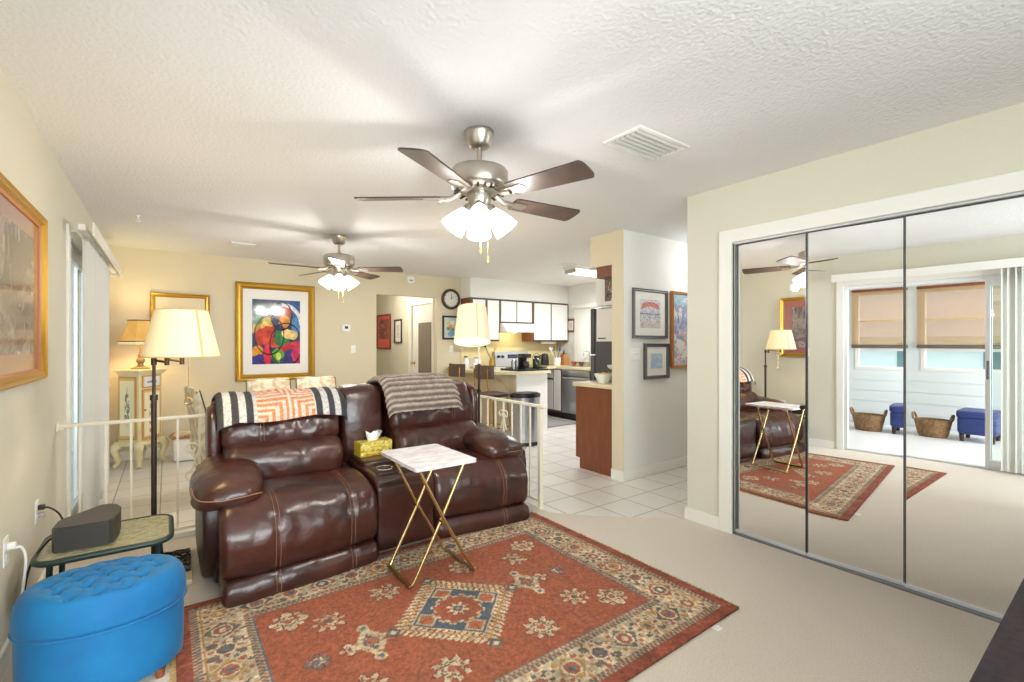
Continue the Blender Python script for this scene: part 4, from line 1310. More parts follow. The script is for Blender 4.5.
lx, ly = -.06, 3.36
l1 = thing('floor_lamp', 'bronze swing arm floor lamp with lit cream shade behind the glass table', 'lamp', (lx, ly, 0))
part('base', BRONZE, l1, lambda bm: lathe(bm, [(0, 0), (.12, 0), (.125, .008), (.12, .02), (.06, .03), (.02, .045), (.0, .045)], 40, Matrix.Translation((lx, ly, 0))))
part('pole', BRONZE, l1, lambda bm: (cyl(bm, (lx, ly, .03), (lx, ly, 1.02), .0135, n=18), cyl(bm, (lx, ly, 1.005), (lx, ly, 1.035), .019, n=18), cyl(bm, (lx, ly, 1.03), (lx, ly, 1.235), .0085, n=14)))
ax1, ay1 = .0, 3.285
ax2, ay2 = .065, 3.085
def arm(bm):
    cyl(bm, (lx, ly, 1.205), (lx, ly, 1.245), .014, n=14)
    tube(bm, [(lx, ly, 1.232), (ax1, ay1, 1.222)], .007, 10)
    cyl(bm, (ax1, ay1, 1.205), (ax1, ay1, 1.25), .012, n=14)
    tube(bm, [(ax1, ay1, 1.24), (ax2, ay2, 1.23)], .0065, 10)
    cyl(bm, (ax2, ay2, 1.215), (ax2, ay2, 1.30), .011, n=14)
part('swing_arm', BRONZE, l1, arm)
s1x, s1y = ax2, ay2
sh = part('lamp_shade', SHADE, l1, lampshade(None, .175, .12, 1.255, 1.503, 0, s1x, s1y))
def seam_strip(cx, cy, r0, r1, z0, z1, a, wd):
    def f(bm):
        P = []
        for r, z in ((r0 + .0015, z0), (r1 + .0015, z1)):
            for da in (-wd, 0, wd): P.append(bm.verts.new((cx + r * math.cos(a + da / r), cy + r * math.sin(a + da / r), z)))
        bm.faces.new((P[0], P[1], P[4], P[3])); bm.faces.new((P[1], P[2], P[5], P[4]))
    return f
fa = math.atan2(-ly, -lx)
part('seam', SEAM, sh, seam_strip(s1x, s1y, .175, .12, 1.255, 1.503, fa + .50, .007))
part('trim_band', SEAM, sh, lambda bm: (tube(bm, [(s1x + .175 * math.cos(k * PI / 30), s1y + .175 * math.sin(k * PI / 30), 1.258) for k in range(60)], .004, 6, True), tube(bm, [(s1x + .12 * math.cos(k * PI / 30), s1y + .12 * math.sin(k * PI / 30), 1.506) for k in range(60)], .003, 6, True)))
part('bulb', INSIDE, l1, lambda bm: puff(bm, (s1x, s1y, 1.36), (.06, .06, .09), 2.2, 8))
part('pull_chain', BRASS, l1, lambda bm: (tube(bm, [(s1x + .03, s1y + .02, 1.30), (s1x + .03, s1y + .02, 1.03)], .0018, 6), tube(bm, [(s1x + .03 + .017 * math.cos(k * PI / 10), s1y + .02, 1.013 + .02 * math.sin(k * PI / 10)) for k in range(20)], .003, 6, True)))
point('floor_lamp_light', (s1x, s1y, 1.40), 12, (1, .84, .50), .04)

l2x, l2y = 2.345, 3.70
l2 = thing('floor_lamp', 'floor lamp with lit pale drum shade in the railing corner right of the sofa', 'lamp', (l2x, l2y, 0))
part('base', BRONZE, l2, lambda bm: lathe(bm, [(0, 0), (.062, 0), (.064, .02), (.03, .032), (0, .034)], 32, Matrix.Translation((l2x, l2y, 0))))
part('pole', BRONZE, l2, lambda bm: (cyl(bm, (l2x, l2y, .02), (l2x, l2y, 1.13), .0105, n=16), cyl(bm, (l2x, l2y, 1.11), (l2x, l2y, 1.14), .016, n=16)))
s2x, s2y = l2x - .05, l2y + .04
part('upper_stem', mat('brushed_stem', (214, 206, 188), .3, .6), l2, lambda bm: (cyl(bm, (l2x, l2y, 1.13), (l2x, l2y, 1.32), .006, n=14), tube(bm, [(l2x, l2y, 1.315), (s2x, s2y, 1.315)], .006, 8), cyl(bm, (s2x, s2y, 1.31), (s2x, s2y, 1.42), .008, n=12)))
T2 = Matrix.Translation((s2x, s2y, 1.50)) @ Matrix.Rotation(math.radians(-15), 4, Vector((s2y, -s2x, 0)).normalized()) @ Matrix.Translation((-s2x, -s2y, -1.50))
def tilted(f):
    def g(bm):
        f(bm); bm.transform(T2)
    return g
sh = part('lamp_shade', SHADE2, l2, tilted(lampshade(None, .170, .133, 1.335, 1.672, 0, s2x, s2y)))
fa2 = math.atan2(-s2y, -s2x)
part('seam', SEAM, sh, tilted(seam_strip(s2x, s2y, .170, .133, 1.335, 1.672, fa2 + .3, .004)))
part('diffuser', INSIDE, sh, tilted(lambda bm: cyl(bm, (s2x, s2y, 1.345), (s2x, s2y, 1.349), .164, n=48)))
point('floor_lamp_light', (s2x, s2y, 1.70), 5, (1, .86, .62), .06)

# ---------------------------------------------------------------- ceiling fans
GLOBE = mat('lit_frosted_glass', (255, 255, 252), .4, emit=((255, 250, 240), 3.2))
def ceiling_fan(label, loc, phase, watts, glass0):
    t = thing('ceiling_fan', label, 'ceiling fan', (0, 0, 0))
    P = lambda n, m_, f, **k: part(n, m_, t, f, local=True, **k)
    P('canopy', NICKEL, lambda bm: lathe(bm, [(0, 0), (.075, 0), (.078, -.008), (.074, -.02), (.058, -.075), (.045, -.088), (.02, -.092), (0, -.092)], 40))
    P('downrod', NICKEL, lambda bm: cyl(bm, (0, 0, -.085), (0, 0, -.20), .0135, n=18))
    mo = P('motor_housing', NICKEL, lambda bm: lathe(bm, [(0, -.175), (.03, -.177), (.034, -.188), (.10, -.194), (.142, -.204), (.152, -.218), (.152, -.285), (.144, -.302), (.12, -.315), (.085, -.323), (0, -.323)], 56))
    def vents(bm):
        for k in range(20):
            M = Matrix.Rotation(2 * PI * k / 20, 4, 'Z') @ Matrix.Translation((.112, 0, -.321)) @ Matrix.Rotation(math.radians(14), 4, 'Y')
            box(bm, -.022, .022, -.006, .006, -.004, .003, M=M)
    part('vent_slots', BLACK, mo, vents, local=True)
    P('switch_housing', NICKEL, lambda bm: lathe(bm, [(0, -.32), (.062, -.32), (.066, -.33), (.058, -.375), (.046, -.40), (.05, -.41), (.03, -.425), (0, -.425)], 40))
    for k in range(5):
        a = math.radians(phase + 72 * k)
        R = Matrix.Rotation(a, 4, 'Z')
        def bl(bm):
            out = []
            L0, L1, w0, w1 = .205, .654, .058, .072
            out = [(L0, -w0), (L0 + .02, -w0 - .002)]
            out = [(L0 + .012, -w0), (L1 - .022, -w1)]
            for i in range(9):
                b_ = -PI / 2 + PI * i / 8
                out.append((L1 - .022 + .022 * math.cos(b_), w1 * math.copysign(abs(math.sin(b_)) ** .6, b_) if abs(b_) > .01 else 0))
            out += [(L1 - .022, w1), (L0 + .012, w0), (L0, w0 - .014), (L0, -w0 + .014)]
            o2 = []
            for p in out:
                if not o2 or (abs(p[0] - o2[-1][0]) + abs(p[1] - o2[-1][1])) > 1e-4: o2.append(p)
            M = R @ Matrix.Translation((0, 0, -.345)) @ Matrix.Rotation(math.radians(-12), 4, 'X')
            prism(bm, o2, -.004, .004, M)
        b = P('blade', WOODD, bl)
        def br(bm):
            M = R @ Matrix.Translation((0, 0, -.345)) @ Matrix.Rotation(math.radians(-12), 4, 'X')
            prism(bm, [(.19, -.026), (.285, -.030), (.30, 0), (.285, .030), (.19, .026)], -.0095, -.0035, M)
            tube(bm, [R @ Vector((.10, 0, -.318)), R @ Vector((.15, .0, -.350)), R @ Vector((.21, 0, -.353))], lambda s_: .012 + .006 * s_, 10)
        part('blade_bracket', NICKEL, b, br, local=True)
    for k in range(4):
        a = math.radians(glass0 + 90 * k); tl = math.radians(38)
        M = Matrix.Rotation(a, 4, 'Z') @ Matrix.Translation((.055, 0, -.40)) @ Matrix.Rotation(-tl, 4, 'Y')
        P('light_arm', NICKEL, lambda bm: lathe(bm, [(0, .015), (.02, .012), (.026, -.0), (.028, -.025), (.0, -.025)], 20, M))
        P('glass_shade', GLOBE, lambda bm: lathe(bm, [(.026, -.018), (.036, -.04), (.05, -.075), (.062, -.115), (.068, -.145), (.066, -.146), (.059, -.115), (.046, -.07), (.030, -.03), (.0, -.03)], 32, M))
        p = M @ Vector((0, 0, -.19))
        d = bpy.data.lights.new('fan_bulb', 'POINT'); d.energy = watts / 4; d.color = (1, .97, .93); d.shadow_soft_size = .035
        o = bpy.data.objects.new('fan_bulb', d); o.location = p; o.parent = t; COL.objects.link(o)
    for x, y, l in ((.03, -.035, .66), (-.02, -.045, .62)):
        P('pull_chain', BRASS, lambda bm: (tube(bm, [(x, y, -.41), (x, y, -l)], .0016, 6), cyl(bm, (x, y, -l), (x, y, -l - .03), .006, .004, 10)))
    t.location = loc
    return t
ceiling_fan('nearer brushed nickel ceiling fan with five walnut blades and lit glass shades', (1.32, 2.08, H), -3, 35, -122)
ceiling_fan('farther brushed nickel ceiling fan lit over the dining end', (1.43, 4.95, H), 36, 44, -106)

# ---------------------------------------------------------------- ceiling registers and hook
def register(label, x0, x1, y0, y1, n):
    t = thing('ceiling_vent', label, 'vent', ((x0 + x1) / 2, (y0 + y1) / 2, H))
    part('frame', TRIM, t, lambda bm: [box(bm, *b, H - .012, H - .0005, bev=.003) for b in ((x0, x1, y0, y0 + .028), (x0, x1, y1 - .028, y1), (x0, x0 + .028, y0 + .02, y1 - .02), (x1 - .028, x1, y0 + .02, y1 - .02))])
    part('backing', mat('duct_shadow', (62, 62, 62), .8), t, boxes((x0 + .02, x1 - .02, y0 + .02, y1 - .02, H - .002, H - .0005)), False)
    for i in range(n):
        y = y0 + .04 + (y1 - y0 - .08) * i / (n - 1)
        part('louvre', mat('vent_louvre', (206, 206, 200), .5), t, lambda bm: box(bm, x0 + .025, x1 - .025, -.011, .011, -.001, .001, M=Matrix.Translation((0, y, H - .012)) @ Matrix.Rotation(math.radians(-32), 4, 'X')), False)
register('white louvred ceiling vent near the beige closet wall', 1.93, 2.37, 1.52, 1.775, 6)
register('small ceiling vent far left above the abstract print', .56, .80, 5.90, 6.06, 4)
register('ceiling vent in the kitchen beyond the far fan light', 4.42, 4.68, 4.72, 4.90, 4)
hk = thing('ceiling_hook', 'tiny white hook hanging from the ceiling at far left', 'hook', (-.2, 5.17, H))
part('shank', WHITE_PLASTIC, hk, lambda bm: (cyl(bm, (-.2, 5.17, H - .002), (-.2, 5.17, H - .01), .018, n=14), tube(bm, spline([(-.2, 5.17, H - .01), (-.2, 5.17, H - .03), (-.185, 5.17, H - .05), (-.2, 5.17, H - .06), (-.215, 5.17, H - .05)], 20), .004, 6)))

# ---------------------------------------------------------------- dark table in the near right corner
dt = thing('dark_table', 'dark brown wood table top cut by the lower right picture corner', 'table', (1.75, -.25, 0))
DTM = mat('dark_stained_wood', (54, 44, 46), .6, spec=.2, vary=(9, (38, 32, 36), .2, (1, 6, 1)), bump=(40, .2))
part('table_top', DTM, dt, lambda bm: box(bm, .75, 2.6, -.75, .182, .715, .75, bev=.008))
for x in (.82, 2.53):
    for y in (-.68, .11):
        part('leg', DTM, dt, lambda bm: box(bm, x - .035, x + .035, y - .035, y + .035, 0, .716, bev=.004))
part('apron', DTM, dt, boxes((.83, 2.52, .075, .10, .62, .716), (.83, 2.52, -.67, -.645, .62, .716)), False)

# ---------------------------------------------------------------- dining end: painted cabinet, table lamp, stool, chairs
CREAMC = mat('antique_cream_paint', (232, 220, 180), .5, vary=(6, (214, 196, 148), .3))
OCHRE = mat('ochre_edging', (200, 150, 78), .5)
def pc_paint(U, V, kind):
    C = np.zeros(U.shape + (3,)); C[:] = (236, 226, 190)
    n = vnoise(U + 1, V + 1, 20, 70)
    edge = np.minimum(np.minimum(U, 1 - U), np.minimum(V, 1 - V))
    if kind == 'drawer':
        C[:] = (226, 228, 226); C[(np.abs(V - .45 - .1 * (n - .5)) < .09) & (np.abs(U - .5) < .3)] = (126, 136, 130); C[((U - .62) / .1) ** 2 + ((V - .55) / .16) ** 2 < 1] = (110, 116, 112)
    else:
        x = (U - .5)
        topiary = (((x / .13) ** 2 + ((V - .66) / .09) ** 2) < 1) | (((x / .17) ** 2 + ((V - .5) / .1) ** 2) < 1) | (((x / .2) ** 2 + ((V - .34) / .08) ** 2) < 1) | ((np.abs(x) < .025) & (V > .2) & (V < .85))
        C[topiary & (n > .42)] = (128, 130, 112)
        if kind == 'door': C[(np.abs(x) < .16) & (V > .1) & (V < .2)] = (206, 120, 62)
    C[edge < .04] = (214, 180, 112)
    return C
pcx, pcy, pa = -.235, 6.60, math.radians(50)
pc = thing('painted_cabinet', 'narrow cream hand painted cabinet on cabriole legs in the far left corner', 'cabinet', (pcx, pcy, -.012), pa)
part('body', CREAMC, pc, lambda bm: box(bm, -.155, .155, -.12, .12, .28, 1.03, bev=.012), local=True)
part('top', CREAMC, pc, lambda bm: (box(bm, -.19, .19, -.155, .15, 1.03, 1.06, bev=.012), box(bm, -.17, .17, -.135, .13, 1.005, 1.035, bev=.01)), local=True)
part('plinth', CREAMC, pc, lambda bm: box(bm, -.185, .185, -.15, .145, .235, .285, bev=.016), local=True)
def cgrid(name, kind, o, eu, ev, par):
    nu, nv = 36, int(36 * Vector(ev).length / Vector(eu).length)
    U, V = np.meshgrid(np.linspace(0, 1, nu + 1), np.linspace(0, 1, nv + 1))
    q = colour_grid(name, o, eu, ev, nu, nv, pc_paint(U, V, kind), VCOL_PRINT); q.parent = par; return q
dr = part('drawer', OCHRE, pc, lambda bm: box(bm, -.12, .125, -.130, -.118, .86, .995, bev=.004), False, True)
cgrid('drawer_painting', 'drawer', (-.108, -.132, .872), (.221, 0, 0), (0, 0, .111), dr)
part('knob', BRASS, dr, lambda bm: puff(bm, (0, -.14, .93), (.02, .022, .02), 2.2, 6), local=True)
do = part('door', OCHRE, pc, lambda bm: box(bm, -.12, .125, -.130, -.118, .30, .845, bev=.004), False, True)
cgrid('door_painting', 'door', (-.106, -.132, .315), (.217, 0, 0), (0, 0, .515), do)
part('knob', BRASS, do, lambda bm: puff(bm, (-.095, -.14, .62), (.018, .022, .018), 2.2, 6), local=True)
si = part('side_panel', OCHRE, pc, lambda bm: box(bm, -.168, -.153, -.10, .10, .31, .985, bev=.006), False, True)
cgrid('side_painting', 'side', (-.170, .088, .325), (0, -.176, 0), (0, 0, .645), si)
for sx in (-1, 1):
    for sy in (-1, 1):
        def cl(bm):
            pts = [(sx * .15, sy * .115, .25), (sx * .175, sy * .138, .20), (sx * .155, sy * .12, .11), (sx * .152, sy * .118, .06), (sx * .178, sy * .14, .014)]
            tube(bm, spline(pts, 24), lambda s_: .034 * (1 - s_) ** 1.2 + .016 + .01 * max(0, s_ - .85) * 6, 12)
        part('leg', CREAMC, pc, cl, local=True)

tl = thing('table_lamp', 'small brass table lamp with glowing amber bell shade on the painted cabinet', 'lamp', (pcx, pcy, 1.048))
part('base', mat('aged_gold', (140, 122, 84), .45, .2), tl, lambda bm: lathe(bm, [(0, 0), (.085, 0), (.088, .012), (.06, .022), (.03, .035), (.024, .06), (.04, .085), (.036, .11), (.018, .13), (.026, .15), (.02, .17), (.012, .2), (.012, .30), (0, .30)], 28), local=True)
AMB = mat('amber_shade', (222, 184, 112), .8, emit=((255, 196, 96), .30), vary=(7, (190, 128, 62), .3))
def bell(bm):
    rings = []
    for i in range(9):
        t_ = i / 8; r = .118 + (.245 - .118) * (1 - t_) ** 1.7; z = .30 + .225 * t_
        rings.append([(r, z)])
    pr = [(.115 + (.198 - .115) * (1 - i / 8) ** 1.5, .30 + .235 * i / 8) for i in range(9)]
    lathe(bm, pr + [(pr[-1][0] - .004, pr[-1][1])] + [(r - .004, z) for r, z in pr[::-1][1:]] + [pr[0]], 8, Matrix.Rotation(PI / 8 + .2, 4, 'Z'))
sh = part('lamp_shade', AMB, tl, bell, local=True, ang=20)
part('fringe', mat('ivory_fringe', (240, 224, 180), .9, emit=((255, 226, 160), .25)), sh, lambda bm: lathe(bm, [(.199, .302), (.199, .272), (.194, .272), (.194, .302)], 8, Matrix.Rotation(PI / 8 + .2, 4, 'Z')), local=True, ang=20)
part('shade_rim', WOODB, sh, lambda bm: (lathe(bm, [(.197, .298), (.203, .302), (.201, .31), (.195, .306)], 8, Matrix.Rotation(PI / 8 + .2, 4, 'Z')), lathe(bm, [(.115, .53), (.122, .532), (.12, .54), (.114, .538)], 8, Matrix.Rotation(PI / 8 + .2, 4, 'Z'))), local=True, ang=20)
point('table_lamp_light', (pcx, pcy, 1.048 + .44), 11, (1, .86, .44), .05)

fs = thing('low_stool', 'low pale upholstered stool with brown scalloped rim beside the painted cabinet', 'stool', (.20, 6.60, -.012))
part('skirt', MATB, fs, lambda bm: puff(bm, (.20, 6.60, .125), (.30, .26, .27), 7, 10))
part('rim', mat('scalloped_rim', (178, 132, 92), .6), fs, lambda bm: [puff(bm, (.20 + .145 * math.cos(a), 6.60 + .12 * math.sin(a), .27 + .008 * math.sin(3 * a)), (.085, .075, .05), 2.4, 6) for a in [k * PI / 6 for k in range(12)]])
part('cushion', FLORAL, fs, lambda bm: puff(bm, (.20, 6.60, .28), (.28, .24, .07), 3.5, 10))

def dining_chair(label, loc, rz, top=.97):
    """faces local +y"""
    t = thing('dining_chair', label, 'chair', (0, 0, 0))
    L = dict(local=True)
    part('seat', FLORAL, t, lambda bm: puff(bm, (0, .0, .435), (.45, .46, .13), 5, 12), **L)
    def bk(bm):
        loft(bm, [(-.20, .40), (-.205, .6), (-.225, .8), (-.262, top - .02), (-.285, top), (-.318, top - .015), (-.30, .8), (-.275, .6), (-.265, .40)], -.215, .215, .03, 12, .004, npf=60)
    part('backrest', FLORAL, t, bk, **L)
    part('skirt', FLORAL, t, lambda bm: box(bm, -.215, .215, -.24, .205, .22, .40, bev=.02), **L)
    part('piping', mat('dark_piping', (84, 62, 60), .7), t, lambda bm: tube(bm, [(-.212, -.20, .5), (-.214, -.23, .8), (-.212, -.268, top - .012), (.0, -.274, top + .002), (.212, -.268, top - .012), (.214, -.23, .8), (.212, -.2, .5)], .005, 6), **L)
    for sx in (-.19, .19):
        for sy in (-.21, .18):
            part('leg', CREAMC if False else WOODB, t, lambda bm: cyl(bm, (sx, sy, 0), (sx, sy, .25), .014, .022, 10), **L)
    t.location = (loc[0], loc[1], -.012); t.rotation_euler = (0, 0, rz)
    return t
c0 = dining_chair('floral chair seen side on through the railing beside the left floor lamp', (.46, 4.92), -HP + .12, .96)
def chair_copy(label, loc, rz):
    c = copy_tree(c0); c.location = (loc[0], loc[1], -.012); c.rotation_euler = (0, 0, rz); c['label'] = label
for o_, lb, lc, rz in ((None, 'floral chair back under the big abstract print, left of two', (.88, 5.33), PI), (None, 'floral chair back under the big abstract print, right of two', (1.37, 5.36), PI), (None, 'floral chair whose back top just shows behind the sofa console', (1.47, 4.68), .05)):
    chair_copy(lb, lc, rz)

# ---------------------------------------------------------------- the hall beyond the opening
hd = struct('door_7', TRIM, lambda bm: (box(bm, 3.63, 3.67, 7.14, 7.98, 0, 2.02, bev=.003)))
struct('pane', mat('brown_door_curtain', (128, 116, 104), .8), boxes((3.622, 3.632, 7.24, 7.74, .5, 1.70)), hd)
struct('handle', BRASS, lambda bm: (cyl(bm, (3.63, 7.91, .98), (3.58, 7.91, .98), .010, n=12), puff(bm, (3.57, 7.91, .98), (.05, .05, .05), 2.2, 8), cyl(bm, (3.632, 7.91, .98), (3.622, 7.91, .98), .03, n=18)), hd, True)
struct('casing', TRIM, boxes((3.582, 3.5995, 7.99, 8.08, 0, 2.02), (3.582, 3.5995, 7.095, 7.13, 0, 2.02), (3.582, 3.5995, 7.095, 8.08, 2.02, 2.11)), hd)

# ---------------------------------------------------------------- kitchen
def cabinet(name, label, x0, x1, y0, y1, z0, z1, face, doors, side=WOODB, loc=None, kick=False):
    """face '-y' or '-x'; doors = [(a0, a1, b0, b1, part name)] along the face"""
    t = thing(name, label, 'cabinet', ((x0 + x1) / 2, (y0 + y1) / 2, z0))
    zz = z0 + (.1 if kick else 0)
    part('carcass', side, t, boxes((x0, x1, y0, y1, zz, z1)), False)
    if kick: part('toe_kick', BLACK, t, boxes((x0 + (.06 if face == '-x' else 0), x1, y0 + (.06 if face == '-y' else 0), y1, z0, zz)), False)
    f = part('face_frame', EDGE, t, boxes((x0 - .012, x0, y0, y1, zz, z1)) if face == '-x' else boxes((x0, x1, y0 - .012, y0, zz, z1)), False)
    for a0, a1, b0, b1, nm in doors:
        d = part(nm, CABW, t, (lambda bm: box(bm, x0 - .028, x0 - .012, a0, a1, b0, b1, bev=.002)) if face == '-x' else (lambda bm: box(bm, a0, a1, y0 - .028, y0 - .012, b0, b1, bev=.002)), False)
        part('edge_pull', EDGE, d, (lambda bm: box(bm, x0 - .031, x0 - .02, a0, a1, b0 - .012, b0)) if face == '-x' else (lambda bm: box(bm, a0, a1, y0 - .031, y0 - .02, b0 - .012, b0)), False)
    return t
FY = 6.66
cabinet('wall_cabinet', 'white wall cabinet with brown end behind the right floor lamp shade', 4.05, 4.63, FY, BW - .001, 1.37, 2.10, '-y', [(4.09, 4.33, 1.40, 2.07, 'door'), (4.38, 4.61, 1.40, 2.07, 'door')])
cabinet('wall_cabinet', 'short white wall cabinet above the range hood', 4.63, 5.36, FY, BW - .001, 1.69, 2.10, '-y', [(4.66, 4.985, 1.715, 2.07, 'door'), (5.01, 5.335, 1.715, 2.07, 'door')])
cabinet('wall_cabinet', 'white two door wall cabinet right of the range hood', 5.36, 6.255, FY, BW - .001, 1.37, 2.10, '-y', [(5.40, 5.79, 1.40, 2.07, 'door'), (5.82, 6.22, 1.40, 2.07, 'door')])
uf = thing('under_cabinet_light', 'slim white light bar under the right wall cabinet', 'light', (5.8, 6.75, 1.37))
part('housing', WHITE_PLASTIC, uf, boxes((5.62, 5.98, 6.70, 6.80, 1.335, 1.369), bev=.004), False)
part('lens', mat('frosted_lens', (240, 240, 236), .4), uf, boxes((5.64, 5.96, 6.715, 6.785, 1.329, 1.336)), False)

rh = thing('range_hood', 'white range hood under the short wall cabinet', 'range hood', (5.0, 6.7, 1.53))
PROFM = Matrix(((0, 0, 1, 0), (1, 0, 0, 0), (0, 1, 0, 0), (0, 0, 0, 1)))
part('canopy', CABW, rh, lambda bm: prism(bm, [(6.965, 1.688), (6.60, 1.688), (6.47, 1.575), (6.47, 1.535), (6.965, 1.535)], 4.645, 5.35, PROFM), False)
part('trim_strip', ALU, rh, boxes((4.645, 5.35, 6.464, 6.47, 1.53, 1.548)), False)
part('filter', STEEL, rh, boxes((4.72, 5.28, 6.55, 6.9, 1.528, 1.534)), False)
point('hood_light', (5.0, 6.72, 1.49), 3.2, (1, .80, .48), .04)

rg = thing('range', 'white and black electric range with knobbed backguard under the hood', 'range', (5.06, 6.65, -.012))
part('body', CABW, rg, boxes((4.70, 5.44, 6.33, 6.95, -.012, .905)), False)
part('cooktop', mat('black_ceramic', (18, 18, 22), .1), rg, lambda bm: box(bm, 4.70, 5.44, 6.32, 6.93, .905, .922, bev=.004))
bgd = part('backguard', STEEL, rg, lambda bm: prism(bm, [(6.965, .92), (6.86, .92), (6.885, 1.19), (6.965, 1.19)], 4.70, 5.44, PROFM), False)
part('display', mat('oven_display', (40, 48, 80), .15), bgd, lambda bm: box(bm, 4.97, 5.20, -.004, .003, -.035, .035, M=Matrix.Translation((0, 6.876, 1.10)) @ Matrix.Rotation(math.radians(-5), 4, 'X')), False)
for x in (4.77, 4.86, 5.28, 5.37):
    part('knob', BLACK, bgd, lambda bm: cyl(bm, (x, 6.88, 1.10), (x, 6.845, 1.098), .026, .022, 18))
part('oven_door', STEEL, rg, lambda bm: box(bm, 4.72, 5.42, 6.30, 6.33, .22, .80, bev=.006))
part('oven_handle', STEEL, rg, lambda bm: tube(bm, [(4.76, 6.31, .76), (4.76, 6.26, .765), (5.38, 6.26, .765), (5.38, 6.31, .76)], .011, 10))
BS = mat('cream_backsplash', (232, 216, 160), .35)
struct('wall_backsplash', BS, boxes((4.05, 6.25, BW - .008, BW - .0005, .93, 1.40), (4.64, 5.36, BW - .008, BW - .0005, 1.40, 1.70)))

pn = thing('kitchen_peninsula', 'kitchen peninsula with white end panel and overhanging cream counter', 'counter', (4.4, 6.2, -.012))
part('base', mat('beige_panel', (214, 198, 168), .6), pn, boxes((4.12, 4.66, 5.47, BW - .001, -.012, .882)), False)
part('end_panel', CABW, pn, boxes((4.10, 4.69, 5.448, 5.47, -.012, .882), bev=.002), False)
part('corner_trim', EDGE, pn, boxes((4.66, 4.69, 5.47, 5.50, -.012, .882)), False)
def ctop(bm):
    poly = [(4.69, BW - .002), (3.76, BW - .002), (3.74, 6.3), (3.745, 5.95)] + [(4.13 - .385 * math.cos(math.radians(a)), 5.80 - .40 * math.sin(math.radians(a))) for a in (10, 25, 40, 55, 70, 85)] + [(4.25, 5.395), (4.72, 5.395), (4.72, 6.3), (4.69, 6.3)]
    prism(bm, poly, .882, .922)
part('counter_top', COUNTER, pn, ctop, False)
part('bracket', mat('beige_panel', (0, 0, 0)), pn, lambda bm: prism(bm, [(4.12, .88), (3.86, .88), (4.0, .80), (4.10, .66), (4.12, .6)], 5.70, 5.74, Matrix(((1, 0, 0, 0), (0, 0, 1, 0), (0, 1, 0, 0), (0, 0, 0, 1)))), False)

def run(bm): prism(bm, [(5.66, 4.9), (6.255, 4.9), (6.255, BW - .01), (5.44, BW - .01), (5.44, 6.33), (5.66, 6.33)], .882, .922)
ct = thing('kitchen_counter', 'cream kitchen worktop along the window wall', 'counter', (5.95, 6.0, .882))
part('worktop', COUNTER, ct, run, False)
part('upstand', COUNTER, ct, boxes((6.235, 6.258, 4.9, BW - .01, .922, 1.0)), False)
part('sink', STEEL, ct, lambda bm: [box(bm, *b) for b in ((5.80, 6.14, 5.75, 5.77, .921, .926), (5.80, 6.14, 6.28, 6.30, .921, .926), (5.80, 5.82, 5.77, 6.28, .921, .926), (6.12, 6.14, 5.77, 6.28, .921, .926), (5.82, 6.12, 5.77, 6.28, .9205, .9225))], False)
part('faucet', CHROME, ct, lambda bm: tube(bm, spline([(6.18, 6.0, .92), (6.18, 6.0, 1.12), (6.14, 6.0, 1.19), (6.05, 6.0, 1.18), (6.02, 6.0, 1.12)], 24), .012, 10))
cabinet('base_cabinet', 'white drawer and door base cabinet in the far kitchen corner', 5.70, 6.255, 6.22, BW - .01, -.012, .88, '-x', [(6.45, 6.68, .70, .86, 'drawer'), (6.45, 6.68, .13, .67, 'door'), (6.24, 6.42, .13, .86, 'door')], kick=True)
cabinet('base_cabinet', 'white sink base cabinet right of the dishwasher', 5.70, 6.255, 4.9, 5.50, -.012, .88, '-x', [(4.92, 5.19, .13, .86, 'door'), (5.22, 5.49, .13, .86, 'door')], kick=True)
dw = thing('dishwasher', 'stainless dishwasher under the window wall worktop', 'dishwasher', (5.95, 5.86, -.012))
part('body', mat('grey_steel_body', (120, 122, 126), .5), dw, boxes((5.72, 6.25, 5.505, 6.215, .1, .88)), False)
part('door', STEEL, dw, lambda bm: box(bm, 5.672, 5.72, 5.515, 6.205, .11, .75, bev=.008))
part('control_panel', STEEL, dw, lambda bm: box(bm, 5.668, 5.72, 5.515, 6.205, .76, .875, bev=.006))
part('handle', STEEL, dw, lambda bm: tube(bm, [(5.68, 5.58, .72), (5.63, 5.58, .725), (5.63, 6.14, .725), (5.68, 6.14, .72)], .011, 10))
part('toe_kick', BLACK, dw, boxes((5.76, 6.2, 5.505, 6.215, -.012, .1)), False)

# kitchen window with vertical blind
kw = struct('window_9', TRIM, boxes((6.27, 6.38, 5.72, 5.76, 1.0, 1.96), (6.27, 6.38, 6.34, 6.38, 1.0, 1.96), (6.27, 6.38, 5.76, 6.34, 1.0, 1.04), (6.27, 6.38, 5.76, 6.34, 1.92, 1.96)))
struct('pane', GLASS, boxes((6.32, 6.326, 5.76, 6.34, 1.04, 1.92)), kw)
kb = thing('vertical_blind', 'small white vertical blind hanging at the kitchen window', 'blind', (6.2, 6.05, 2.03))
part('valance', TRIM, kb, lambda bm: box(bm, 6.15, 6.255, 5.66, 6.44, 1.99, 2.06, bev=.004))
for i in range(9):
    y = 5.71 + i * .082
    part('slat', SLAT, kb, lambda bm: box(bm, -.001, .001, -.043, .043, .99, 1.99, M=Matrix.Translation((6.20, y, 0)) @ Matrix.Rotation(.35, 4, 'Z')), False)

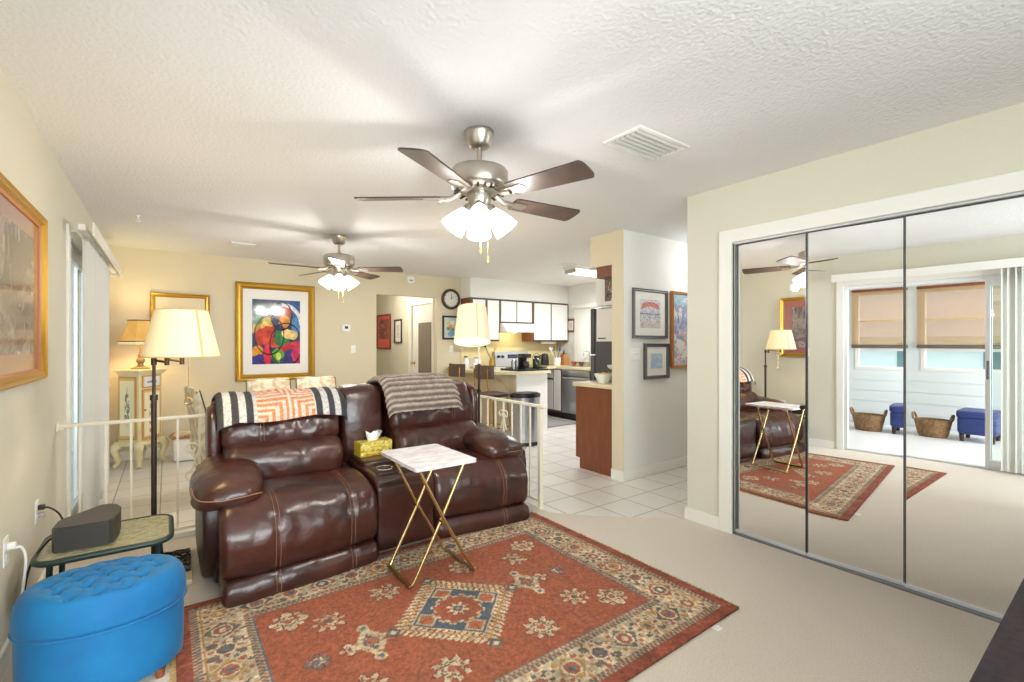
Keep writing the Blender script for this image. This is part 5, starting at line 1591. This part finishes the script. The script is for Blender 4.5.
# near run: brown ended base cabinet, fridge, cabinet over it
nc = thing('base_cabinet', 'brown ended base cabinet with cream top against the beige pillar', 'cabinet', (3.85, 3.5, -.012))
def ncend(bm): prism(bm, [(3.172, -.012), (3.64, -.012), (3.64, .10), (3.70, .10), (3.70, .87), (3.172, .87)], 3.595, 3.615, PROFM)
part('end_panel', WOODB, nc, ncend, False)
part('carcass', CABW, nc, boxes((3.615, 4.08, 3.172, 3.68, .1, .87), (3.615, 4.08, 3.172, 3.63, -.012, .1)), False)
part('door', CABW, nc, boxes((3.64, 4.06, 3.68, 3.70, .13, .85)), False)
part('counter_top', COUNTER, nc, lambda bm: box(bm, 3.572, 4.08, 3.170, 3.735, .87, .91, bev=.005))
fg = thing('refrigerator', 'dark grey refrigerator side beyond the brown ended cabinet', 'refrigerator', (4.5, 3.6, -.012))
FRS = mat('fridge_side', (74, 74, 78), .4)
part('body', FRS, fg, lambda bm: box(bm, 4.10, 4.90, 3.26, 3.90, .01, 1.75, bev=.012))
part('freezer_door', FRS, fg, lambda bm: box(bm, 4.10, 4.90, 3.91, 3.975, 1.2, 1.75, bev=.012))
part('fridge_door', FRS, fg, lambda bm: box(bm, 4.10, 4.90, 3.91, 3.975, .05, 1.19, bev=.012))
part('foot', BLACK, fg, lambda bm: [cyl(bm, (x, y, -.012), (x, y, .02), .03, n=12) for x, y in ((4.2, 3.35), (4.8, 3.35), (4.2, 3.85), (4.8, 3.85))])
cal = thing('wall_calendar', 'white paper chart fixed to the fridge side above the bowl', 'paper', (4.098, 3.6, 1.5))
part('sheet', mat('chart_paper', (238, 236, 230), .6), cal, boxes((4.092, 4.0985, 3.30, 3.865, 1.355, 1.735)), False)
part('clip', BLACK, cal, boxes((4.088, 4.0925, 3.72, 3.84, 1.385, 1.398)), False)
oc = thing('wall_cabinet', 'white cabinet over the refrigerator with a photo on its side', 'cabinet', (4.5, 3.5, 1.78))
part('carcass', CABW, oc, boxes((4.09, 4.9, 3.172, 3.86, 1.775, 2.10)), False)
part('door', CABW, oc, boxes((4.10, 4.89, 3.86, 3.878, 1.79, 2.09)), False)
vl = thing('wood_valance', 'short brown wood valance under the beige soffit', 'valance', (3.85, 3.4, 1.99))
part('board', WOODB, vl, boxes((3.60, 4.08, 3.172, 3.40, 2.015, 2.118), bev=.002), False)
part('lip', EDGE, vl, boxes((3.595, 4.08, 3.172, 3.405, 2.007, 2.015)), False)
U_, V_ = np.meshgrid(np.linspace(0, 1, 25), np.linspace(0, 1, 25))
ph = thing('photo_print', 'small dark photo print on the cabinet side over the refrigerator', 'photo', (4.088, 3.62, 1.95))
cc = np.zeros(U_.shape + (3,)); cc[:] = (120, 96, 92); nn_ = vnoise(U_, V_, 12, 81); cc[nn_ > .5] = (74, 58, 60); cc[nn_ > .7] = (190, 170, 160)
q = colour_grid('print', (0, .11, -.13), (0, -.22, 0), (0, 0, .26), 24, 24, cc, VCOL_PRINT); q.parent = ph
part('backing', BLACKF, ph, boxes((4.0885, 4.0895, 3.508, 3.732, 1.818, 2.082)), False)

bw = thing('fruit_bowl', 'white bowl of yellow fruit on the brown ended cabinet', 'bowl', (3.74, 3.43, .91))
part('bowl', CABW, bw, lambda bm: lathe(bm, [(0, 0), (.055, 0), (.06, .01), (.098, .085), (.102, .098), (.096, .1), (.088, .085), (.05, .02), (0, .016)], 36), local=True)
for i, (x, y) in enumerate(((-.04, .02), (.035, .03), (.0, -.045), (.045, -.03), (-.045, -.03))):
    tag(part('lemon', mat('lemon_skin', (222, 190, 70), .5), None, lambda bm: puff(bm, (3.74 + x, 3.43 + y, .91 + .082 + .006 * (i % 2)), (.062, .05, .05), 2.3, 8)), 'yellow fruit in the white bowl on the brown ended cabinet', 'fruit', 'fruit in the bowl')
sc_ = thing('kitchen_scale', 'white tray on a small grey appliance right of the fruit bowl', 'scale', (3.86, 3.35, .91))
part('body', STEEL, sc_, lambda bm: lathe(bm, [(0, 0), (.07, 0), (.065, .1), (.03, .13), (.03, .15), (0, .15)], 28), local=True)
part('tray', CABW, sc_, lambda bm: lathe(bm, [(0, .15), (.08, .15), (.10, .17), (.105, .19), (.095, .185), (0, .165)], 32), local=True)

lf = thing('ceiling_fixture', 'white wraparound kitchen ceiling light left of the beige pillar', 'light', (5.3, 4.97, H))
part('housing', WHITE_PLASTIC, lf, boxes((4.70, 5.92, 4.84, 5.10, H - .03, H - .0005), bev=.004), False)
part('lens', mat('lit_fluorescent_lens', (255, 255, 255), .5, emit=((255, 252, 244), 2.2)), lf, lambda bm: box(bm, 4.73, 5.89, 4.87, 5.07, H - .085, H - .03, bev=.025, seg=3))
part('end_cap', mat('grey_cap', (180, 180, 178), .5), lf, lambda bm: box(bm, 4.70, 4.735, 4.86, 5.08, H - .088, H - .028, bev=.02))

# bar stools and bin
BACKW = mat('dark_plywood', (92, 70, 58), .4); SEATB = mat('dark_stool_seat', (66, 50, 42), .5)
def bar_stool(label, loc, rz):
    t = thing('bar_stool', label, 'bar stool', (0, 0, 0)); L = dict(local=True)
    part('seat', SEATB, t, lambda bm: puff(bm, (0, 0, .64), (.40, .38, .06), 6, 12), **L)
    def bk(bm):
        n = 12; A = []
        for i in range(n + 1):
            a = math.radians(-58 + 116 * i / n); x = -.02 - .22 * math.cos(a) + .03; y = .21 * math.sin(a)
            A.append([bm.verts.new((x - o * math.cos(a), y + o * math.sin(a), z)) for o, z in ((0, .865), (.012, .865), (.022, 1.05), (.01, 1.05))])
        for a_, b_ in zip(A, A[1:]):
            for k in range(4): bm.faces.new((a_[k], a_[(k + 1) % 4], b_[(k + 1) % 4], b_[k]))
        bm.faces.new(A[0]); bm.faces.new(A[-1][::-1])
    part('backrest', BACKW, t, bk, ang=50, **L)
    for s in (-1, 1):
        part('back_post', BRASS, t, lambda bm: tube(bm, [(-.16, s * .15, .62), (-.185, s * .148, .80), (-.185, s * .145, 1.0)], .011, 8), **L)
        part('leg', BRASS, t, lambda bm: tube(bm, [(-.15, s * .15, .62), (-.20, s * .19, .0)], .012, 8), **L)
        part('leg', BRASS, t, lambda bm: tube(bm, [(.15, s * .15, .62), (.20, s * .19, .0)], .012, 8), **L)
    part('foot_ring', BRASS, t, lambda bm: tube(bm, [(-.182, -.178, .2), (.182, -.178, .2), (.182, .178, .2), (-.182, .178, .2)], .009, 8, True), **L)
    t.location = (loc[0], loc[1], -.012); t.rotation_euler = (0, 0, rz)
    return t
b0 = bar_stool('nearer dark backed brass bar stool at the peninsula behind the floor lamp pole', (3.60, 5.36), .1)
c = copy_tree(b0); c.location = (3.55, 6.0, -.012); c.rotation_euler = (0, 0, .05); c['label'] = 'farther dark backed brass bar stool at the peninsula next to the wall'

tc_ = thing('trash_can', 'stainless step trash can with black lid at the peninsula end', 'trash can', (3.87, 4.95, -.012))
def dsh(r, sx=1.0): return [(r * sx * math.cos(a), r * .78 * math.sin(a)) for a in [2 * PI * k / 40 for k in range(40)]]
part('body', STEEL, tc_, lambda bm: prism(bm, dsh(.215), .04, .64), local=True)
part('base', BLACK, tc_, lambda bm: prism(bm, dsh(.22), 0, .045), local=True)
part('lid', BLACK, tc_, lambda bm: (prism(bm, dsh(.222), .63, .672), prism(bm, dsh(.19), .67, .685)), local=True)
part('pedal', BLACK, tc_, lambda bm: box(bm, -.06, .06, -.21, -.14, .012, .03, bev=.005), local=True)
fm = thing('floor_mat', 'grey kitchen mat on the tiles in front of the dishwasher', 'mat', (5.2, 6.05, -.012))
part('pile', mat('grey_mat', (150, 148, 146), .95, bump=(200, .5)), fm, lambda bm: box(bm, 4.86, 5.55, 5.68, 6.42, -.012, -.002, bev=.003))
part('border', mat('grey_mat_border', (120, 118, 118), .95), fm, lambda bm: [box(bm, *b, -.012, -.0005) for b in ((4.84, 4.88, 5.66, 6.44), (5.53, 5.57, 5.66, 6.44), (4.88, 5.53, 5.66, 5.70), (4.88, 5.53, 6.40, 6.44))], False)

# things standing on the worktops
CZ = .922
tr = thing('serving_tray', 'black tray on the near end of the peninsula counter', 'tray', (4.42, 5.66, CZ))
part('tray', BLACK, tr, lambda bm: (box(bm, 4.14, 4.70, 5.44, 5.92, CZ, CZ + .012, bev=.004), [box(bm, *b, CZ + .01, CZ + .028, bev=.003) for b in ((4.14, 4.155, 5.44, 5.92), (4.685, 4.70, 5.44, 5.92), (4.14, 4.70, 5.44, 5.455), (4.14, 4.70, 5.905, 5.92))]), False)
part('grip', BLACK, tr, lambda bm: tube(bm, spline([(4.145, 5.60, CZ + .025), (4.135, 5.62, CZ + .05), (4.135, 5.74, CZ + .05), (4.145, 5.76, CZ + .025)], 14), .006, 8))
TZ2 = CZ + .012
jar = thing('glass_jar', 'dark green glass jar with wire handle at the right end of the tray', 'jar', (4.56, 5.55, TZ2))
part('body', mat('dark_green_glass', (46, 58, 34), .08, spec=.7), jar, lambda bm: lathe(bm, [(0, 0), (.055, 0), (.062, .012), (.062, .14), (.05, .165), (.038, .175), (.038, .19), (0, .19)], 28), local=True)
part('stopper', BLACK, jar, lambda bm: lathe(bm, [(0, .188), (.04, .188), (.042, .205), (.03, .215), (0, .215)], 24), local=True)
part('handle', DARK, jar, lambda bm: tube(bm, spline([(-.06, 0, .12), (-.075, 0, .2), (0, 0, .25), (.075, 0, .2), (.06, 0, .12)], 24), .004, 7), local=True)
cm = thing('coffee_maker', 'small black coffee maker on the tray beside the green jar', 'coffee maker', (4.37, 5.6, TZ2))
part('base', BLACK, cm, lambda bm: box(bm, -.07, .07, -.09, .09, 0, .03, bev=.008), local=True)
part('tower', BLACK, cm, lambda bm: box(bm, -.065, .065, .03, .09, .03, .22, bev=.01), local=True)
part('head', BLACK, cm, lambda bm: box(bm, -.068, .068, -.08, .09, .18, .245, bev=.015), local=True)
part('carafe', mat('carafe_glass', (60, 50, 46), .08), cm, lambda bm: lathe(bm, [(0, .03), (.045, .03), (.055, .07), (.045, .12), (.03, .14), (.032, .15), (0, .15)], 24, Matrix.Translation((0, -.03, 0))), local=True)
cn = thing('steel_canister', 'small steel canister on the tray left of the coffee maker', 'canister', (4.25, 5.72, TZ2))
part('body', STEEL, cn, lambda bm: cyl(bm, (0, 0, 0), (0, 0, .13), .045, n=28), local=True)
part('lid', CHROME, cn, lambda bm: lathe(bm, [(0, .13), (.047, .13), (.047, .142), (.02, .148), (.012, .16), (0, .162)], 28), local=True)
LEAF = mat('plant_leaf', (92, 134, 70), .5)
pl = thing('potted_plant', 'little green potted plant behind the coffee maker', 'plant', (4.50, 5.84, TZ2))
part('pot', mat('grey_pot', (150, 146, 138), .6), pl, lambda bm: lathe(bm, [(0, 0), (.035, 0), (.048, .08), (.05, .09), (.042, .09), (.04, .075), (0, .07)], 24), local=True)
def leaves(bm):
    rnd = random.Random(4)
    for i in range(26):
        a = rnd.uniform(0, 2 * PI); l = rnd.uniform(.06, .15); tl_ = rnd.uniform(.2, .9)
        e = Vector((math.cos(a) * l * tl_, math.sin(a) * l * tl_, .08 + l))
        s_ = Vector((0, 0, .07)); m_ = (s_ + e) / 2 + Vector((0, 0, .02))
        tube(bm, [s_, m_, e], .0015, 4)
        w_ = Vector((-math.sin(a), math.cos(a), 0)) * .014
        d_ = (e - m_)
        v = [bm.verts.new(p) for p in (m_, m_ + d_ * .5 + w_, e + d_ * .25, m_ + d_ * .5 - w_)]
        bm.faces.new(v)
part('foliage', LEAF, pl, leaves, local=True)
wj = thing('milk_bottle', 'white bottle with blue cap on the wall end of the peninsula', 'bottle', (4.0, 6.72, CZ))
part('bottle', WHITE_PLASTIC, wj, lambda bm: lathe(bm, [(0, 0), (.05, 0), (.055, .01), (.055, .11), (.04, .15), (.024, .165), (.024, .18), (0, .18)], 24), local=True)
part('cap', mat('blue_cap', (40, 62, 110), .4), wj, lambda bm: cyl(bm, (0, 0, .178), (0, 0, .202), .028, n=20), local=True)
pb = thing('paper_bag', 'crumpled white bag on the peninsula beside the blue capped bottle', 'bag', (4.17, 6.68, CZ))
part('bag', WHITE_PLASTIC, pb, lambda bm: puff(bm, (0, 0, .085), (.20, .14, .17), 3, 12, (0, 0, .3), .03, 18), local=True, ang=180)
part('tie', mat('blue_cap', (0, 0, 0)), pb, lambda bm: tube(bm, [(.03 * math.cos(k * PI / 6), .03 * math.sin(k * PI / 6), .172) for k in range(12)], .006, 6, True), local=True)
va = thing('utensil_vase', 'gold vase holding a dark spoon and yellow brush left of the range', 'vase', (4.57, 6.80, CZ))
part('vase', mat('gold_glaze', (176, 134, 40), .35), va, lambda bm: lathe(bm, [(0, 0), (.035, 0), (.05, .05), (.04, .12), (.03, .14), (.034, .15), (.028, .148), (0, .13)], 24), local=True)
for a, m_, l in ((-.5, BLACK, .34), (.35, mat('yellow_brush', (206, 170, 60), .6), .27)):
    part('utensil', m_, va, lambda bm: (tube(bm, [(0, 0, .1), (math.sin(a) * l * .8, 0, .1 + l * .75)], .005, 6), puff(bm, (math.sin(a) * l * .85, 0, .1 + l * .8), (.045, .02, .06), 2.3, 6, (0, a, 0))), local=True)
uc = thing('utensil_crock', 'white crock of cooking utensils in the far kitchen corner', 'crock', (5.93, 6.62, CZ))
part('crock', WHITE_PLASTIC, uc, lambda bm: lathe(bm, [(0, 0), (.06, 0), (.075, .02), (.08, .14), (.085, .15), (.075, .15), (.07, .03), (0, .02)], 28), local=True)
for i, (a, b_, m_) in enumerate(((-.5, .1, MATB), (-.15, .25, STEEL), (.2, -.1, mat('blue_utensil', (52, 82, 130), .5)), (.5, .2, WOODB), (.05, .4, BLACK))):
    part('utensil', m_, uc, lambda bm: (tube(bm, [(0, 0, .06), (.25 * math.sin(a), .25 * math.sin(b_), .29)], .006, 6), puff(bm, (.27 * math.sin(a), .27 * math.sin(b_), .31), (.06, .02, .075), 2.4, 6, (0, a, 0))), local=True)
kn = thing('knife_block', 'tan wooden knife block by the kitchen window blind', 'knife block', (6.10, 6.58, CZ))
part('block', mat('light_wood', (176, 124, 74), .5), kn, lambda bm: prism(bm, [(-.07, 0), (.07, 0), (.07, .12), (0.0, .23), (-.07, .20)], -.05, .05, Matrix(((1, 0, 0, 0), (0, 0, 1, 0), (0, 1, 0, 0), (0, 0, 0, 1)))), False, True)
for i in range(5):
    part('knife_handle', BLACK, kn, lambda bm: box(bm, -.06 + .012 * i, -.045 + .012 * i, -.035 + .016 * i - .008, -.035 + .016 * i + .008, .19, .29 - .01 * i, bev=.003), False, True)
kt = thing('kettle', 'black jug kettle beside the utensil crock', 'kettle', (5.72, 6.72, CZ))
part('body', BLACK, kt, lambda bm: lathe(bm, [(0, 0), (.075, 0), (.08, .02), (.07, .16), (.055, .21), (.03, .225), (0, .225)], 28), local=True)
part('handle', BLACK, kt, lambda bm: tube(bm, spline([(-.06, 0, .19), (-.12, 0, .18), (-.125, 0, .08), (-.075, 0, .05)], 18), .011, 8), local=True)
for i, (x, y, lb, cl_) in enumerate(((6.10, 6.33, 'terracotta pot on the worktop left of the kitchen window blind', (168, 92, 58)), (6.12, 6.16, 'brown pot on the worktop below the kitchen window blind', (118, 84, 60)), (6.08, 5.72, 'small cream pot on the worktop toward the refrigerator', (210, 190, 160)))):
    t = thing('small_pot', lb, 'pot', (x, y, CZ))
    part('pot', mat('pot_%s' % ('clay', 'brown', 'cream')[i], cl_, .6), t, lambda bm: lathe(bm, [(0, 0), (.032, 0), (.048, .06), (.052, .075), (.045, .075), (.04, .055), (0, .05)], 22), local=True)
    part('soil', BLACK, t, lambda bm: cyl(bm, (0, 0, .05), (0, 0, .06), .041, n=18), local=True)
